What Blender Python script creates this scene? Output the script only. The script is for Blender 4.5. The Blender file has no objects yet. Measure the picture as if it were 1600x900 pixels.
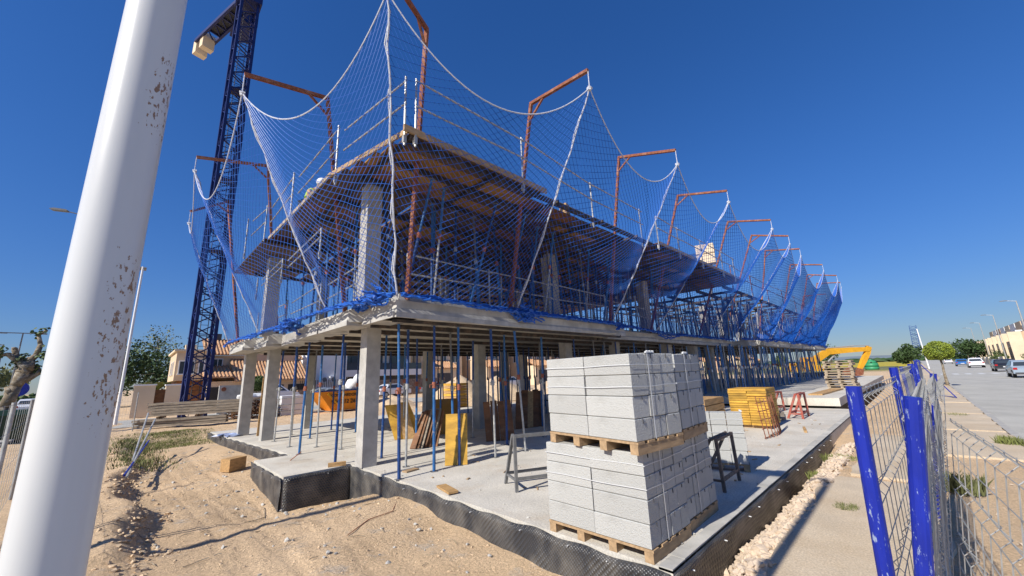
import bpy, math, random
from mathutils import Vector, Matrix, noise
random.seed(7)
R = math.radians
S = bpy.context.scene
C = S.collection
# ---------------------------------------------------------------- camera
cam = bpy.data.cameras.new('camera'); camo = bpy.data.objects.new('camera', cam); C.objects.link(camo)
cam.sensor_width = 36; cam.lens = 601/1600*36; cam.clip_start = .05; cam.clip_end = 6000
def cam_matrix():
    vx, vy, f = 693-800., -2215-450., 601.
    up = Vector((vx, -vy, -f)).normalized()
    fw = Vector((0, 0, -1)); Y = (fw-up*fw.dot(up)).normalized(); X = Y.cross(up)
    M = Matrix((X, Y, up))                      # camera axes -> level axes
    A = R(44.5); c, s = math.cos(A), math.sin(A)
    return Matrix(((c, s, 0), (-s, c, 0), (0, 0, 1))) @ M
camo.matrix_world = Matrix.Translation((-3.661, -1.842, 1.75)) @ cam_matrix().to_4x4()
S.camera = camo
# ---------------------------------------------------------------- sky and sun
SUN_EL, SUN_AZ = R(37.5), R(.4)                # light travels towards +x, turned SUN_AZ to +y
w = bpy.data.worlds.new('World'); S.world = w; w.use_nodes = True
nt = w.node_tree; bg = nt.nodes['Background']
sky = nt.nodes.new('ShaderNodeTexSky'); sky.sky_type = 'NISHITA'; sky.sun_disc = False
sky.sun_elevation = SUN_EL; sky.altitude = 300; sky.air_density = 1.0; sky.dust_density = .25; sky.ozone_density = 1.7
to_sun = Vector((-math.cos(SUN_AZ)*math.cos(SUN_EL), -math.sin(SUN_AZ)*math.cos(SUN_EL), math.sin(SUN_EL)))
sky.sun_rotation = math.atan2(to_sun.x, to_sun.y)
hs = nt.nodes.new('ShaderNodeHueSaturation'); hs.inputs['Saturation'].default_value = 1.15
bw = nt.nodes.new('ShaderNodeRGBToBW'); nt.links.new(sky.outputs[0], bw.inputs[0])
ma = nt.nodes.new('ShaderNodeMath'); ma.operation = 'MULTIPLY_ADD'; ma.inputs[1].default_value = .15; ma.inputs[2].default_value = 1; nt.links.new(bw.outputs[0], ma.inputs[0])
dv = nt.nodes.new('ShaderNodeVectorMath'); dv.operation = 'DIVIDE'; nt.links.new(sky.outputs[0], dv.inputs[0]); nt.links.new(ma.outputs[0], dv.inputs[1])
tn = nt.nodes.new('ShaderNodeVectorMath'); tn.operation = 'MULTIPLY'; nt.links.new(dv.outputs[0], tn.inputs[0]); tn.inputs[1].default_value = (.62, .735, 1.04)
nt.links.new(tn.outputs[0], hs.inputs['Color']); nt.links.new(hs.outputs[0], bg.inputs[0]); bg.inputs[1].default_value = .13
sl = bpy.data.lights.new('sun', 'SUN'); sl.energy = 4.6; sl.angle = R(.5); sl.color = (1, .95, .87)
slo = bpy.data.objects.new('sun', sl); C.objects.link(slo); slo.rotation_euler = to_sun.to_track_quat('Z', 'Y').to_euler()
S.view_settings.view_transform = 'Standard'; S.view_settings.look = 'None'; S.view_settings.exposure = .34; S.view_settings.gamma = 1
# ---------------------------------------------------------------- materials
def newmat(name):
    m = bpy.data.materials.new(name); m.use_nodes = True
    return m, m.node_tree, m.node_tree.nodes['Principled BSDF']
def mat(name, col, rough=.8, metal=0, var=.25, scale=6, bump=.3, bscale=60, col2=None, c2th=(.5, .7), c2scale=3, spec=None, stretch=(1, 1, 1), speck=0, sa=1):
    """col with noise variation, optional second colour in patches, bump"""
    m, t, b = newmat(name); N = t.nodes; L = t.links
    tc = N.new('ShaderNodeTexCoord'); mp = N.new('ShaderNodeMapping'); mp.inputs['Scale'].default_value = stretch
    L.new(tc.outputs['Object'], mp.inputs[0])
    n = N.new('ShaderNodeTexNoise'); n.inputs['Scale'].default_value = scale; n.inputs['Detail'].default_value = 5; L.new(mp.outputs[0], n.inputs[0])
    r = N.new('ShaderNodeValToRGB'); L.new(n.outputs[0], r.inputs[0])
    r.color_ramp.elements[0].position = .3; r.color_ramp.elements[1].position = .7
    r.color_ramp.elements[0].color = [c*(1-var) for c in col]+[1]; r.color_ramp.elements[1].color = [min(1, c*(1+var*.6)) for c in col]+[1]
    out = r.outputs[0]
    if col2:
        n2 = N.new('ShaderNodeTexNoise'); n2.inputs['Scale'].default_value = c2scale; n2.inputs['Detail'].default_value = 8; n2.inputs['Roughness'].default_value = .7; L.new(mp.outputs[0], n2.inputs[0])
        r2 = N.new('ShaderNodeMapRange'); r2.inputs[1].default_value, r2.inputs[2].default_value = c2th; L.new(n2.outputs[0], r2.inputs[0])
        mx = N.new('ShaderNodeMixRGB'); L.new(r2.outputs[0], mx.inputs[0]); L.new(out, mx.inputs[1]); mx.inputs[2].default_value = list(col2)+[1]; out = mx.outputs[0]
    if speck:
        n4 = N.new('ShaderNodeTexNoise'); n4.inputs['Scale'].default_value = speck; n4.inputs['Detail'].default_value = 2; L.new(mp.outputs[0], n4.inputs[0])
        r4 = N.new('ShaderNodeMapRange'); r4.inputs[1].default_value = .3; r4.inputs[2].default_value = .7; r4.inputs[3].default_value = 1-.22*sa; r4.inputs[4].default_value = 1+.13*sa; L.new(n4.outputs[0], r4.inputs[0])
        mm = N.new('ShaderNodeMixRGB'); mm.blend_type = 'MULTIPLY'; mm.inputs[0].default_value = 1; L.new(out, mm.inputs[1]); L.new(r4.outputs[0], mm.inputs[2]); out = mm.outputs[0]
    L.new(out, b.inputs['Base Color'])
    b.inputs['Roughness'].default_value = rough; b.inputs['Metallic'].default_value = metal
    if spec is not None: b.inputs['Specular IOR Level'].default_value = spec
    if bump:
        n3 = N.new('ShaderNodeTexNoise'); n3.inputs['Scale'].default_value = bscale; n3.inputs['Detail'].default_value = 4; L.new(mp.outputs[0], n3.inputs[0])
        bp = N.new('ShaderNodeBump'); bp.inputs['Strength'].default_value = bump; bp.inputs['Distance'].default_value = .01; L.new(n3.outputs[0], bp.inputs['Height']); L.new(bp.outputs[0], b.inputs['Normal'])
    return m
M = {}
M['concrete'] = mat('cast_concrete', (.46, .44, .40), .85, var=.22, scale=4, bump=.5, bscale=25, col2=(.33, .31, .28), c2th=(.52, .75), c2scale=2.5)
M['slab'] = mat('dusty_slab', (.62, .58, .50), .9, var=.16, scale=1.3, bump=.6, bscale=18, col2=(.50, .42, .32), c2th=(.5, .75), c2scale=.8, speck=45)
M['edge'] = mat('slab_edge', (.50, .48, .43), .9, var=.3, scale=2, bump=.6, bscale=14, col2=(.33, .31, .28), c2th=(.55, .75), c2scale=3)
M['soffit'] = mat('soffit_board', (.50, .45, .36), .85, var=.25, scale=1.5, bump=.2, col2=(.32, .26, .19), c2th=(.52, .75), c2scale=1.2)
M['block'] = mat('aerated_block', (.46, .46, .435), .95, var=.07, scale=1.2, bump=1.0, bscale=75, col2=(.35, .345, .32), c2th=(.55, .8), c2scale=2, speck=110, sa=.28)
def per_object(m, lo=.86, hi=1.08):
    t = m.node_tree; b = t.nodes['Principled BSDF']; src = b.inputs['Base Color'].links[0].from_socket
    oi = t.nodes.new('ShaderNodeObjectInfo'); mr = t.nodes.new('ShaderNodeMapRange'); mr.inputs[3].default_value = lo; mr.inputs[4].default_value = hi; t.links.new(oi.outputs['Random'], mr.inputs[0])
    mx = t.nodes.new('ShaderNodeMixRGB'); mx.blend_type = 'MULTIPLY'; mx.inputs[0].default_value = 1; t.links.new(src, mx.inputs[1]); t.links.new(mr.outputs[0], mx.inputs[2]); t.links.new(mx.outputs[0], b.inputs['Base Color'])
per_object(M['block'], .93, 1.07)
M['woodnew'] = mat('new_timber', (.48, .29, .12), .7, var=.3, scale=3, bump=.3, bscale=30, stretch=(1, 8, 8))
M['woodyellow'] = mat('yellow_formwork', (.58, .33, .045), .6, var=.35, scale=2.2, bump=.3, bscale=30, col2=(.33, .16, .03), c2th=(.5, .75), stretch=(1, 1, 3))
M['wooddark'] = mat('stained_formwork', (.20, .085, .03), .7, var=.45, scale=2, bump=.4, bscale=30, col2=(.3, .22, .15), c2th=(.55, .8), stretch=(1, 1, 3))
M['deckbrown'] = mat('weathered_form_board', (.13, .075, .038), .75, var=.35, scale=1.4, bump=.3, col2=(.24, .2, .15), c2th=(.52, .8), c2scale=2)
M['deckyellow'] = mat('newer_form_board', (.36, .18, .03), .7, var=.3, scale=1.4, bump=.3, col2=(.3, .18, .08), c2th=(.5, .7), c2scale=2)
per_object(M['woodyellow'], .7, 1.25)
M['pallet'] = mat('pallet_wood', (.43, .29, .16), .85, var=.3, scale=5, bump=.4, bscale=40, stretch=(1, 4, 4))
M['palletgrey'] = mat('weathered_pallet_wood', (.40, .32, .23), .9, var=.35, scale=4, bump=.4, bscale=40)
M['greywood'] = mat('grey_timber', (.30, .25, .19), .9, var=.4, scale=3, bump=.5, bscale=30, stretch=(1, 1, 6))
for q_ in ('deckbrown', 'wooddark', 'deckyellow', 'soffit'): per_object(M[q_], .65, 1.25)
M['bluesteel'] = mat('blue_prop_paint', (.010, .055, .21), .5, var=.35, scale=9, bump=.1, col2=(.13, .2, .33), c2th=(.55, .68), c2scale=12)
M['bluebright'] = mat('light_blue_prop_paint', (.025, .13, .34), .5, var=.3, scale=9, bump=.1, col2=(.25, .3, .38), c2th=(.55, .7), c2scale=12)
M['bluelit'] = mat('sunlit_blue_prop_paint', (.06, .24, .55), .5, var=.3, scale=9, bump=.1, col2=(.4, .42, .42), c2th=(.5, .65), c2scale=12)  # blue prop paint made paler: sunlight on the far props put into the colour
M['cranblue'] = mat('crane_paint', (.006, .014, .10), .45, var=.3, scale=3, bump=.05)
M['fenceblue'] = mat('fence_post_paint', (.006, .02, .30), .42, var=.25, scale=14, bump=.15, col2=(.30, .36, .50), c2th=(.59, .64), c2scale=48, stretch=(1, 1, .28))
M['galv'] = mat('galvanised_steel', (.46, .46, .44), .5, metal=.35, var=.3, scale=12, bump=.15, col2=(.36, .29, .22), c2th=(.55, .75))
M['galvdark'] = mat('dull_steel', (.2, .2, .2), .6, metal=.3, var=.3, scale=10, bump=.1)
M['rust'] = mat('rusty_steel', (.26, .085, .04), .85, var=.4, scale=12, bump=.4, col2=(.38, .2, .13), c2th=(.5, .7))
M['rustgrey'] = mat('weathered_trestle_steel', (.17, .14, .12), .75, metal=.2, var=.4, scale=10, bump=.3, col2=(.24, .13, .08), c2th=(.5, .7))
M['collar'] = mat('red_oxide', (.36, .12, .07), .8, var=.3, scale=15)
M['redpaint'] = mat('red_trestle_paint', (.40, .09, .06), .7, var=.35, scale=10, col2=(.3, .2, .16), c2th=(.5, .7), c2scale=9)
M['beam'] = mat('form_beam_steel', (.055, .045, .04), .7, metal=.2, var=.4, scale=6, col2=(.15, .1, .07), c2th=(.5, .7))
M['net'] = mat('blue_net_cord', (.012, .105, .46), .5, var=.15, scale=5, bump=0)
M['rope'] = mat('white_blue_rope', (.62, .64, .68), .8, var=.2, scale=30, bump=.6, bscale=150, col2=(.1, .16, .5), c2th=(.55, .6), c2scale=30)
M['strap'] = mat('white_strap', (.62, .63, .63), .3, var=.05, bump=0)
M['asphalt'] = mat('asphalt', (.44, .42, .365), .95, var=.15, scale=.8, bump=.6, bscale=50, col2=(.50, .48, .42), c2th=(.45, .7), c2scale=.35, speck=40)
M['kerb'] = mat('kerb_concrete', (.42, .40, .36), .9, var=.25, scale=3)
M['roadpaint'] = mat('road_paint', (.6, .6, .57), .8, var=.25, scale=3)
M['white'] = mat('white_render', (.78, .78, .77), .8, var=.05, scale=1, bump=.1)
M['beige'] = mat('beige_render', (.66, .5, .33), .9, var=.12, scale=.8, bump=.2)
M['cream'] = mat('cream_render', (.72, .58, .40), .9, var=.12, scale=.8, bump=.2)
M['salmon'] = mat('salmon_render', (.60, .40, .26), .9, var=.12, scale=.8, bump=.2)
M['tile'] = mat('clay_tiles', (.47, .235, .11), .9, var=.45, scale=7, bump=.3, col2=(.62, .45, .28), c2th=(.45, .65), c2scale=5)
M['dark'] = mat('recess_shade_and_dark_trim', (.03, .028, .025), .8, var=.2)  # near-black: painted shade of recesses, also plain dark railings and window frames
M['darkgrey'] = mat('charcoal_render', (.07, .07, .075), .8, var=.2)
M['stonewall'] = mat('rubble_stone', (.30, .2, .14), .9, var=.5, scale=5, bump=1, bscale=8)
M['gravel'] = mat('limestone_gravel', (.62, .49, .36), .9, var=.2, scale=9, bump=.5, bscale=50, col2=(.5, .4, .3), c2th=(.5, .7), c2scale=14)
M['sandclod'] = mat('sand_clod', (.62, .46, .29), .95, var=.25, scale=9, bump=.5, bscale=50)
M['bark'] = mat('tree_bark', (.22, .17, .11), .9, var=.4, scale=8, bump=.8, bscale=20, col2=(.35, .31, .24), c2th=(.5, .6), c2scale=6)
M['leaf'] = mat('dark_leaf', (.045, .085, .02), .7, var=.4, scale=2, bump=0)
M['leafyellow'] = mat('yellow_green_leaf', (.24, .30, .03), .65, var=.35, scale=3, bump=0)
M['leafmid'] = mat('mid_green_leaf', (.08, .12, .025), .7, var=.4, scale=2, bump=0)
M['leafdry'] = mat('dusty_leaf', (.16, .17, .06), .8, var=.4, scale=2, bump=0)
M['grass'] = mat('grass_blade', (.17, .19, .05), .8, var=.4, scale=2, bump=0)
M['excyellow'] = mat('machine_yellow', (.72, .36, .015), .5, var=.15, scale=2, bump=.05)
M['skiporange'] = mat('skip_orange', (.75, .27, .01), .5, var=.2, scale=2, bump=.05)
M['black'] = mat('black_paint', (.012, .012, .014), .4, var=.1, bump=0)
M['rubber'] = mat('tyre_rubber', (.02, .02, .02), .9, var=.1, bump=0)
M['igloo'] = mat('green_plastic', (.04, .28, .12), .5, var=.1, bump=0)
M['bingreen'] = mat('bin_green', (.008, .035, .018), .5, var=.1, bump=0)
M['tarp'] = mat('grey_tarpaulin', (.2, .22, .25), .5, var=.3, bump=.5, bscale=5)
M['bagwhite'] = mat('white_sack', (.75, .75, .74), .7, var=.08, bump=.5, bscale=8)
M['hivis'] = mat('hi_vis_cloth', (.45, .75, .02), .8, var=.1, bump=0)
M['trouser'] = mat('dark_work_trousers', (.03, .035, .05), .9, var=.1, bump=0)
M['helmet'] = mat('white_helmet', (.8, .8, .8), .3, var=.02, bump=0)
M['skin'] = mat('skin', (.42, .24, .15), .6, var=.05, bump=0)
M['hill'] = mat('far_hill', (.20, .24, .26), .95, var=.15, scale=.01, bump=0)
M['fieldgreen'] = mat('field_scrub', (.16, .17, .06), .95, var=.35, scale=.12, bump=0, col2=(.28, .24, .12), c2th=(.5, .65), c2scale=.05)
M['fieldyellow'] = mat('flowering_field', (.48, .38, .03), .95, var=.3, scale=.4, bump=0)
M['pave'] = mat('screed', (.60, .49, .35), .95, var=.14, scale=1.5, bump=.5, bscale=40, col2=(.52, .40, .26), c2th=(.45, .75), c2scale=.9, speck=60)
def glassmat(name, col):
    m, t, b = newmat(name); b.inputs['Base Color'].default_value = (*col, 1); b.inputs['Roughness'].default_value = .08; b.inputs['Specular IOR Level'].default_value = .8; return m
M['glass'] = glassmat('window_glass', (.04, .05, .06))
for k, c in (('carblack', (.02, .02, .022)), ('carwhite', (.75, .76, .77)), ('carblue', (.03, .14, .4)), ('carsilver', (.3, .36, .42)), ('cargrey', (.12, .12, .13))):
    m, t, b = newmat(k); b.inputs['Base Color'].default_value = (*c, 1); b.inputs['Roughness'].default_value = .25; b.inputs['Coat Weight'].default_value = .6; M[k] = m
m, t, b = newmat('tail_light'); b.inputs['Base Color'].default_value = (.4, .01, .01, 1); b.inputs['Roughness'].default_value = .2; M['tail'] = m
def sand_mat():
    m, t, b = newmat('sand'); N, L = t.nodes, t.links
    g = N.new('ShaderNodeNewGeometry')
    def nz(s, d=6, r=.6, st=None):
        n = N.new('ShaderNodeTexNoise'); n.inputs['Scale'].default_value = s; n.inputs['Detail'].default_value = d; n.inputs['Roughness'].default_value = r
        if st:
            mp = N.new('ShaderNodeMapping'); mp.inputs['Scale'].default_value = st; L.new(g.outputs['Position'], mp.inputs[0]); L.new(mp.outputs[0], n.inputs[0])
        else: L.new(g.outputs['Position'], n.inputs[0])
        return n
    n1 = nz(.9); cr = N.new('ShaderNodeValToRGB'); L.new(n1.outputs[0], cr.inputs[0]); e = cr.color_ramp.elements
    e[0].position = .3; e[0].color = (.62, .44, .265, 1); e[1].position = .68; e[1].color = (.84, .61, .38, 1)
    n2 = nz(2.2, 8, .7); r2 = N.new('ShaderNodeMapRange'); r2.inputs[1].default_value = .56; r2.inputs[2].default_value = .68; L.new(n2.outputs[0], r2.inputs[0])
    mx = N.new('ShaderNodeMixRGB'); L.new(r2.outputs[0], mx.inputs[0]); L.new(cr.outputs[0], mx.inputs[1]); mx.inputs[2].default_value = (.56, .47, .37, 1)
    n3 = nz(38, 3); r3 = N.new('ShaderNodeMapRange'); r3.inputs[1].default_value = .3; r3.inputs[2].default_value = .7; r3.inputs[3].default_value = .74; r3.inputs[4].default_value = 1.15; L.new(n3.outputs[0], r3.inputs[0])
    mm = N.new('ShaderNodeMixRGB'); mm.blend_type = 'MULTIPLY'; mm.inputs[0].default_value = 1; n6 = nz(.45, 7, .65); r6 = N.new('ShaderNodeMapRange'); r6.inputs[1].default_value = .42; r6.inputs[2].default_value = .62; r6.inputs[3].default_value = 1.0; r6.inputs[4].default_value = .88; L.new(n6.outputs[0], r6.inputs[0])
    m6 = N.new('ShaderNodeMixRGB'); m6.blend_type = 'MULTIPLY'; m6.inputs[0].default_value = 1; L.new(mx.outputs[0], m6.inputs[1]); L.new(r6.outputs[0], m6.inputs[2])
    L.new(m6.outputs[0], mm.inputs[1]); L.new(r3.outputs[0], mm.inputs[2])
    # fields beyond x = 75 m
    sp = N.new('ShaderNodeSeparateXYZ'); L.new(g.outputs['Position'], sp.inputs[0])
    fx = N.new('ShaderNodeMapRange'); fx.inputs[1].default_value = 80; fx.inputs[2].default_value = 100; L.new(sp.outputs[0], fx.inputs[0])
    n5 = nz(.02, 5); fr = N.new('ShaderNodeValToRGB'); L.new(n5.outputs[0], fr.inputs[0]); f = fr.color_ramp.elements
    f[0].position = .4; f[0].color = (.10, .12, .04, 1); f[1].position = .6; f[1].color = (.26, .24, .1, 1)
    m2 = N.new('ShaderNodeMixRGB'); L.new(fx.outputs[0], m2.inputs[0]); L.new(mm.outputs[0], m2.inputs[1]); L.new(fr.outputs[0], m2.inputs[2])
    L.new(m2.outputs[0], b.inputs['Base Color']); b.inputs['Roughness'].default_value = .97; b.inputs['Specular IOR Level'].default_value = .15
    n4 = nz(14, 9, .75); bp = N.new('ShaderNodeBump'); bp.inputs['Strength'].default_value = .9; bp.inputs['Distance'].default_value = .055; L.new(n4.outputs[0], bp.inputs['Height']); L.new(bp.outputs[0], b.inputs['Normal'])
    return m
M['sand'] = sand_mat()
def membrane_mat():
    m, t, b = newmat('dimpled_membrane'); N, L = t.nodes, t.links
    g = N.new('ShaderNodeNewGeometry'); v = N.new('ShaderNodeTexVoronoi'); v.inputs['Scale'].default_value = 30; v.inputs['Randomness'].default_value = 0
    mp = N.new('ShaderNodeMapping'); mp.inputs['Rotation'].default_value = (R(45), R(45), 0); L.new(g.outputs['Position'], mp.inputs[0]); L.new(mp.outputs[0], v.inputs['Vector'])
    bp = N.new('ShaderNodeBump'); bp.inputs['Strength'].default_value = 1; bp.inputs['Distance'].default_value = .02; bp.invert = True; L.new(v.outputs['Distance'], bp.inputs['Height']); L.new(bp.outputs[0], b.inputs['Normal'])
    n = N.new('ShaderNodeTexNoise'); n.inputs['Scale'].default_value = 3; n.inputs['Detail'].default_value = 8; L.new(g.outputs['Position'], n.inputs[0])
    cr = N.new('ShaderNodeValToRGB'); L.new(n.outputs[0], cr.inputs[0]); e = cr.color_ramp.elements
    e[0].position = .4; e[0].color = (.035, .037, .042, 1); e[1].position = .72; e[1].color = (.15, .14, .125, 1)
    L.new(cr.outputs[0], b.inputs['Base Color']); b.inputs['Roughness'].default_value = .38
    return m
M['membrane'] = membrane_mat()
def lamp_mat():
    m, t, b = newmat('chipped_white_paint'); N, L = t.nodes, t.links
    tc = N.new('ShaderNodeTexCoord'); sp = N.new('ShaderNodeSeparateXYZ'); L.new(tc.outputs['Object'], sp.inputs[0])
    n = N.new('ShaderNodeTexNoise'); n.inputs['Scale'].default_value = 120; n.inputs['Detail'].default_value = 4; n.inputs['Roughness'].default_value = .6
    mp = N.new('ShaderNodeMapping'); mp.inputs['Scale'].default_value = (1, 1, .55); L.new(tc.outputs['Object'], mp.inputs[0]); L.new(mp.outputs[0], n.inputs[0])
    # rust keeps to one side of the post (direction RUST) and to two height bands
    dp = N.new('ShaderNodeVectorMath'); dp.operation = 'DOT_PRODUCT'; L.new(tc.outputs['Object'], dp.inputs[0])
    d = Vector((.84, -.54, 0)); dp.inputs[1].default_value = d
    side = N.new('ShaderNodeMapRange'); side.inputs[1].default_value = .026; side.inputs[2].default_value = .048; L.new(dp.outputs['Value'], side.inputs[0])
    cz = N.new('ShaderNodeValToRGB'); zz = N.new('ShaderNodeMath'); zz.operation = 'DIVIDE'; zz.inputs[1].default_value = 4; L.new(sp.outputs[2], zz.inputs[0]); L.new(zz.outputs[0], cz.inputs[0])
    el = cz.color_ramp.elements; el[0].position = 0; el[0].color = (0, 0, 0, 1); el[1].position = 1; el[1].color = (0, 0, 0, 1)
    for p, v in ((.42, 0), (.455, 1), (.53, .85), (.552, .25), (.60, .2), (.615, .9), (.66, .9), (.68, .0)):
        q = el.new(p); q.color = (v, v, v, 1)
    ml = N.new('ShaderNodeMath'); ml.operation = 'MULTIPLY'; L.new(side.outputs[0], ml.inputs[0]); L.new(cz.outputs[0], ml.inputs[1])
    th = N.new('ShaderNodeMath'); th.operation = 'MULTIPLY_ADD'; th.inputs[1].default_value = .262; th.inputs[2].default_value = -.80; L.new(ml.outputs[0], th.inputs[0])
    ad = N.new('ShaderNodeMath'); ad.operation = 'ADD'; L.new(n.outputs[0], ad.inputs[0]); L.new(th.outputs[0], ad.inputs[1])
    st = N.new('ShaderNodeMapRange'); st.inputs[1].default_value = 0; st.inputs[2].default_value = .03; L.new(ad.outputs[0], st.inputs[0])
    n2 = N.new('ShaderNodeTexNoise'); n2.inputs['Scale'].default_value = 4; 
    c2 = N.new('ShaderNodeValToRGB'); m3 = N.new('ShaderNodeMapping'); m3.inputs['Scale'].default_value = (9, 9, .5); L.new(tc.outputs['Object'], m3.inputs[0]); L.new(m3.outputs[0], n2.inputs[0]); n2.inputs['Detail'].default_value = 7; L.new(n2.outputs[0], c2.inputs[0]); c2.color_ramp.elements[0].color = (.60, .61, .60, 1); c2.color_ramp.elements[1].color = (.70, .70, .68, 1)
    mx = N.new('ShaderNodeMixRGB'); L.new(st.outputs[0], mx.inputs[0]); L.new(c2.outputs[0], mx.inputs[1]); mx.inputs[2].default_value = (.30, .18, .10, 1)
    L.new(mx.outputs[0], b.inputs['Base Color']); b.inputs['Roughness'].default_value = .28
    return m
M['lamp'] = lamp_mat()
# ---------------------------------------------------------------- helpers
class MB:
    def __init__(s): s.v = []; s.f = []; s.m = []; s.mi = 0
    def add(s, vs, fs):
        o = len(s.v); s.v += [tuple(v) for v in vs]; s.f += [tuple(i+o for i in f) for f in fs]; s.m += [s.mi]*len(fs); return s
    def box(s, x0, y0, z0, x1, y1, z1, T=None):
        vs = [Vector(p) for p in ((x0,y0,z0),(x1,y0,z0),(x1,y1,z0),(x0,y1,z0),(x0,y0,z1),(x1,y0,z1),(x1,y1,z1),(x0,y1,z1))]
        if T: vs = [T@v for v in vs]
        return s.add(vs, [(0,3,2,1),(4,5,6,7),(0,1,5,4),(1,2,6,5),(2,3,7,6),(3,0,4,7)])
    def tube(s, a, b, r, n=8, r2=None, cap=True):
        a, b = Vector(a), Vector(b); d = b-a
        if d.length < 1e-6: return s
        q = d.to_track_quat('Z', 'Y'); r2 = r if r2 is None else r2; vs = []
        for i in range(n):
            t = 2*math.pi*i/n; u = q@Vector((math.cos(t), math.sin(t), 0)); vs += [a+u*r, b+u*r2]
        fs = [(2*i, 2*((i+1)%n), 2*((i+1)%n)+1, 2*i+1) for i in range(n)]
        if cap: fs += [tuple(2*i for i in reversed(range(n))), tuple(2*i+1 for i in range(n))]
        return s.add(vs, fs)
    def bar(s, a, b, w, h, up=(0,0,1)):
        a, b, up = Vector(a), Vector(b), Vector(up); d = (b-a).normalized(); sx = d.cross(up)
        sx = sx.normalized() if sx.length > 1e-4 else Vector((1,0,0)); uz = sx.cross(d).normalized()
        vs = [p+sx*i*w/2+uz*j*h/2 for p in (a, b) for i, j in ((-1,-1),(1,-1),(1,1),(-1,1))]
        return s.add(vs, [(3,2,1,0),(4,5,6,7),(0,1,5,4),(1,2,6,5),(2,3,7,6),(3,0,4,7)])
    def path(s, pts, r, n=6):
        for a, b in zip(pts, pts[1:]): s.tube(a, b, r, n)
        return s
    def prism(s, poly, z0, z1):
        n = len(poly); vs = [(x, y, z0) for x, y in poly]+[(x, y, z1) for x, y in poly]
        return s.add(vs, [tuple(reversed(range(n))), tuple(range(n, 2*n))]+[(i, (i+1)%n, n+(i+1)%n, n+i) for i in range(n)])
    def extr(s, prof, axis_fn, a, b):
        n = len(prof); vs = [axis_fn(p, a) for p in prof]+[axis_fn(p, b) for p in prof]
        return s.add(vs, [tuple(reversed(range(n))), tuple(range(n, 2*n))]+[(i, (i+1)%n, n+(i+1)%n, n+i) for i in range(n)])
    def blob(s, c, r, seed=0, jit=.25, sub=1, sc=(1,1,1)):
        vs, fs = ICO[sub]; rr = random.Random(seed); vv = []
        off = Vector((rr.random()*50, rr.random()*50, rr.random()*50))
        for v in vs:
            k = 1+jit*noise.noise(v*1.3+off)*2; vv.append((c[0]+v.x*r*k*sc[0], c[1]+v.y*r*k*sc[1], c[2]+v.z*r*k*sc[2]))
        return s.add(vv, fs)
    def mesh(s, name, mats):
        me = bpy.data.meshes.new(name); me.from_pydata(s.v, [], s.f)
        for m_ in (mats if isinstance(mats, (list, tuple)) else [mats]): me.materials.append(M[m_] if isinstance(m_, str) else m_)
        if any(s.m): me.polygons.foreach_set('material_index', s.m)
        me.update(); return me
    def build(s, name, mats, parent=None, loc=None, smooth=False):
        """vertices are world (or thing-local) coordinates; parent's location is subtracted when off=True"""
        if parent is not None and parent.get('_w'):
            o_ = parent['_w']; s.v = [(x-o_[0], y-o_[1], z-o_[2]) for x, y, z in s.v]
        o = bpy.data.objects.new(name, s.mesh(name, mats)); C.objects.link(o)
        if parent is not None: o.parent = parent
        if loc is not None: o.location = loc
        if smooth:
            o.data.polygons.foreach_set('use_smooth', [True]*len(o.data.polygons))
        return o
def ico(sub):
    import bmesh
    b = bmesh.new(); bmesh.ops.create_icosphere(b, subdivisions=sub, radius=1); vs = [v.co.copy() for v in b.verts]; fs = [tuple(v.index for v in f.verts) for f in b.faces]; b.free(); return vs, fs
ICO = {0: ico(1), 1: ico(2), 2: ico(3)}
def tag(o, label=None, cat=None, group=None, kind=None):
    if label: o['label'] = label
    if cat: o['category'] = cat
    if group: o['group'] = group
    if kind: o['kind'] = kind
    return o
EMP = []
def thing(name, label, cat, loc=(0,0,0), group=None, rz=0, local=False):
    """Empty; parts given in world coordinates unless local"""
    o = bpy.data.objects.new(name, None); C.objects.link(o); o.location = loc; o.rotation_euler.z = rz; o.empty_display_size = .2
    if not local: o['_w'] = list(loc); EMP.append(o)
    return tag(o, label, cat, group)
def one(name, mb, mats, label, cat, group=None, loc=None, smooth=False, kind=None):
    o = mb.build(name, mats, None, loc, smooth); return tag(o, label, cat, group, kind)
def kids(o): return [c for c in C.objects if c.parent == o]
def dup(root, loc, rot=None, label=None, group=None, children=None):
    r = root.copy(); C.objects.link(r); r.location = loc
    if rot is not None: r.rotation_euler = rot
    if label: r['label'] = label
    if group: r['group'] = group
    for ch in (children or []):
        c = ch.copy(); C.objects.link(c); c.parent = r
    return r
def struct(name, mb, mats, smooth=False):
    o = mb.build(name, mats, None, None, smooth); o['kind'] = 'structure'; return o
def lerp(a, b, t): return a+(b-a)*t
def tab(t, x):
    if x <= t[0][0]: return t[0][1]
    for (a, va), (b, vb) in zip(t, t[1:]):
        if x <= b:
            k = (x-a)/(b-a); k = k*k*(3-2*k); return va+(vb-va)*k
    return t[-1][1]
def sst(a, b, x):
    k = max(0, min(1, (x-a)/(b-a))); return k*k*(3-2*k)
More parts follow.
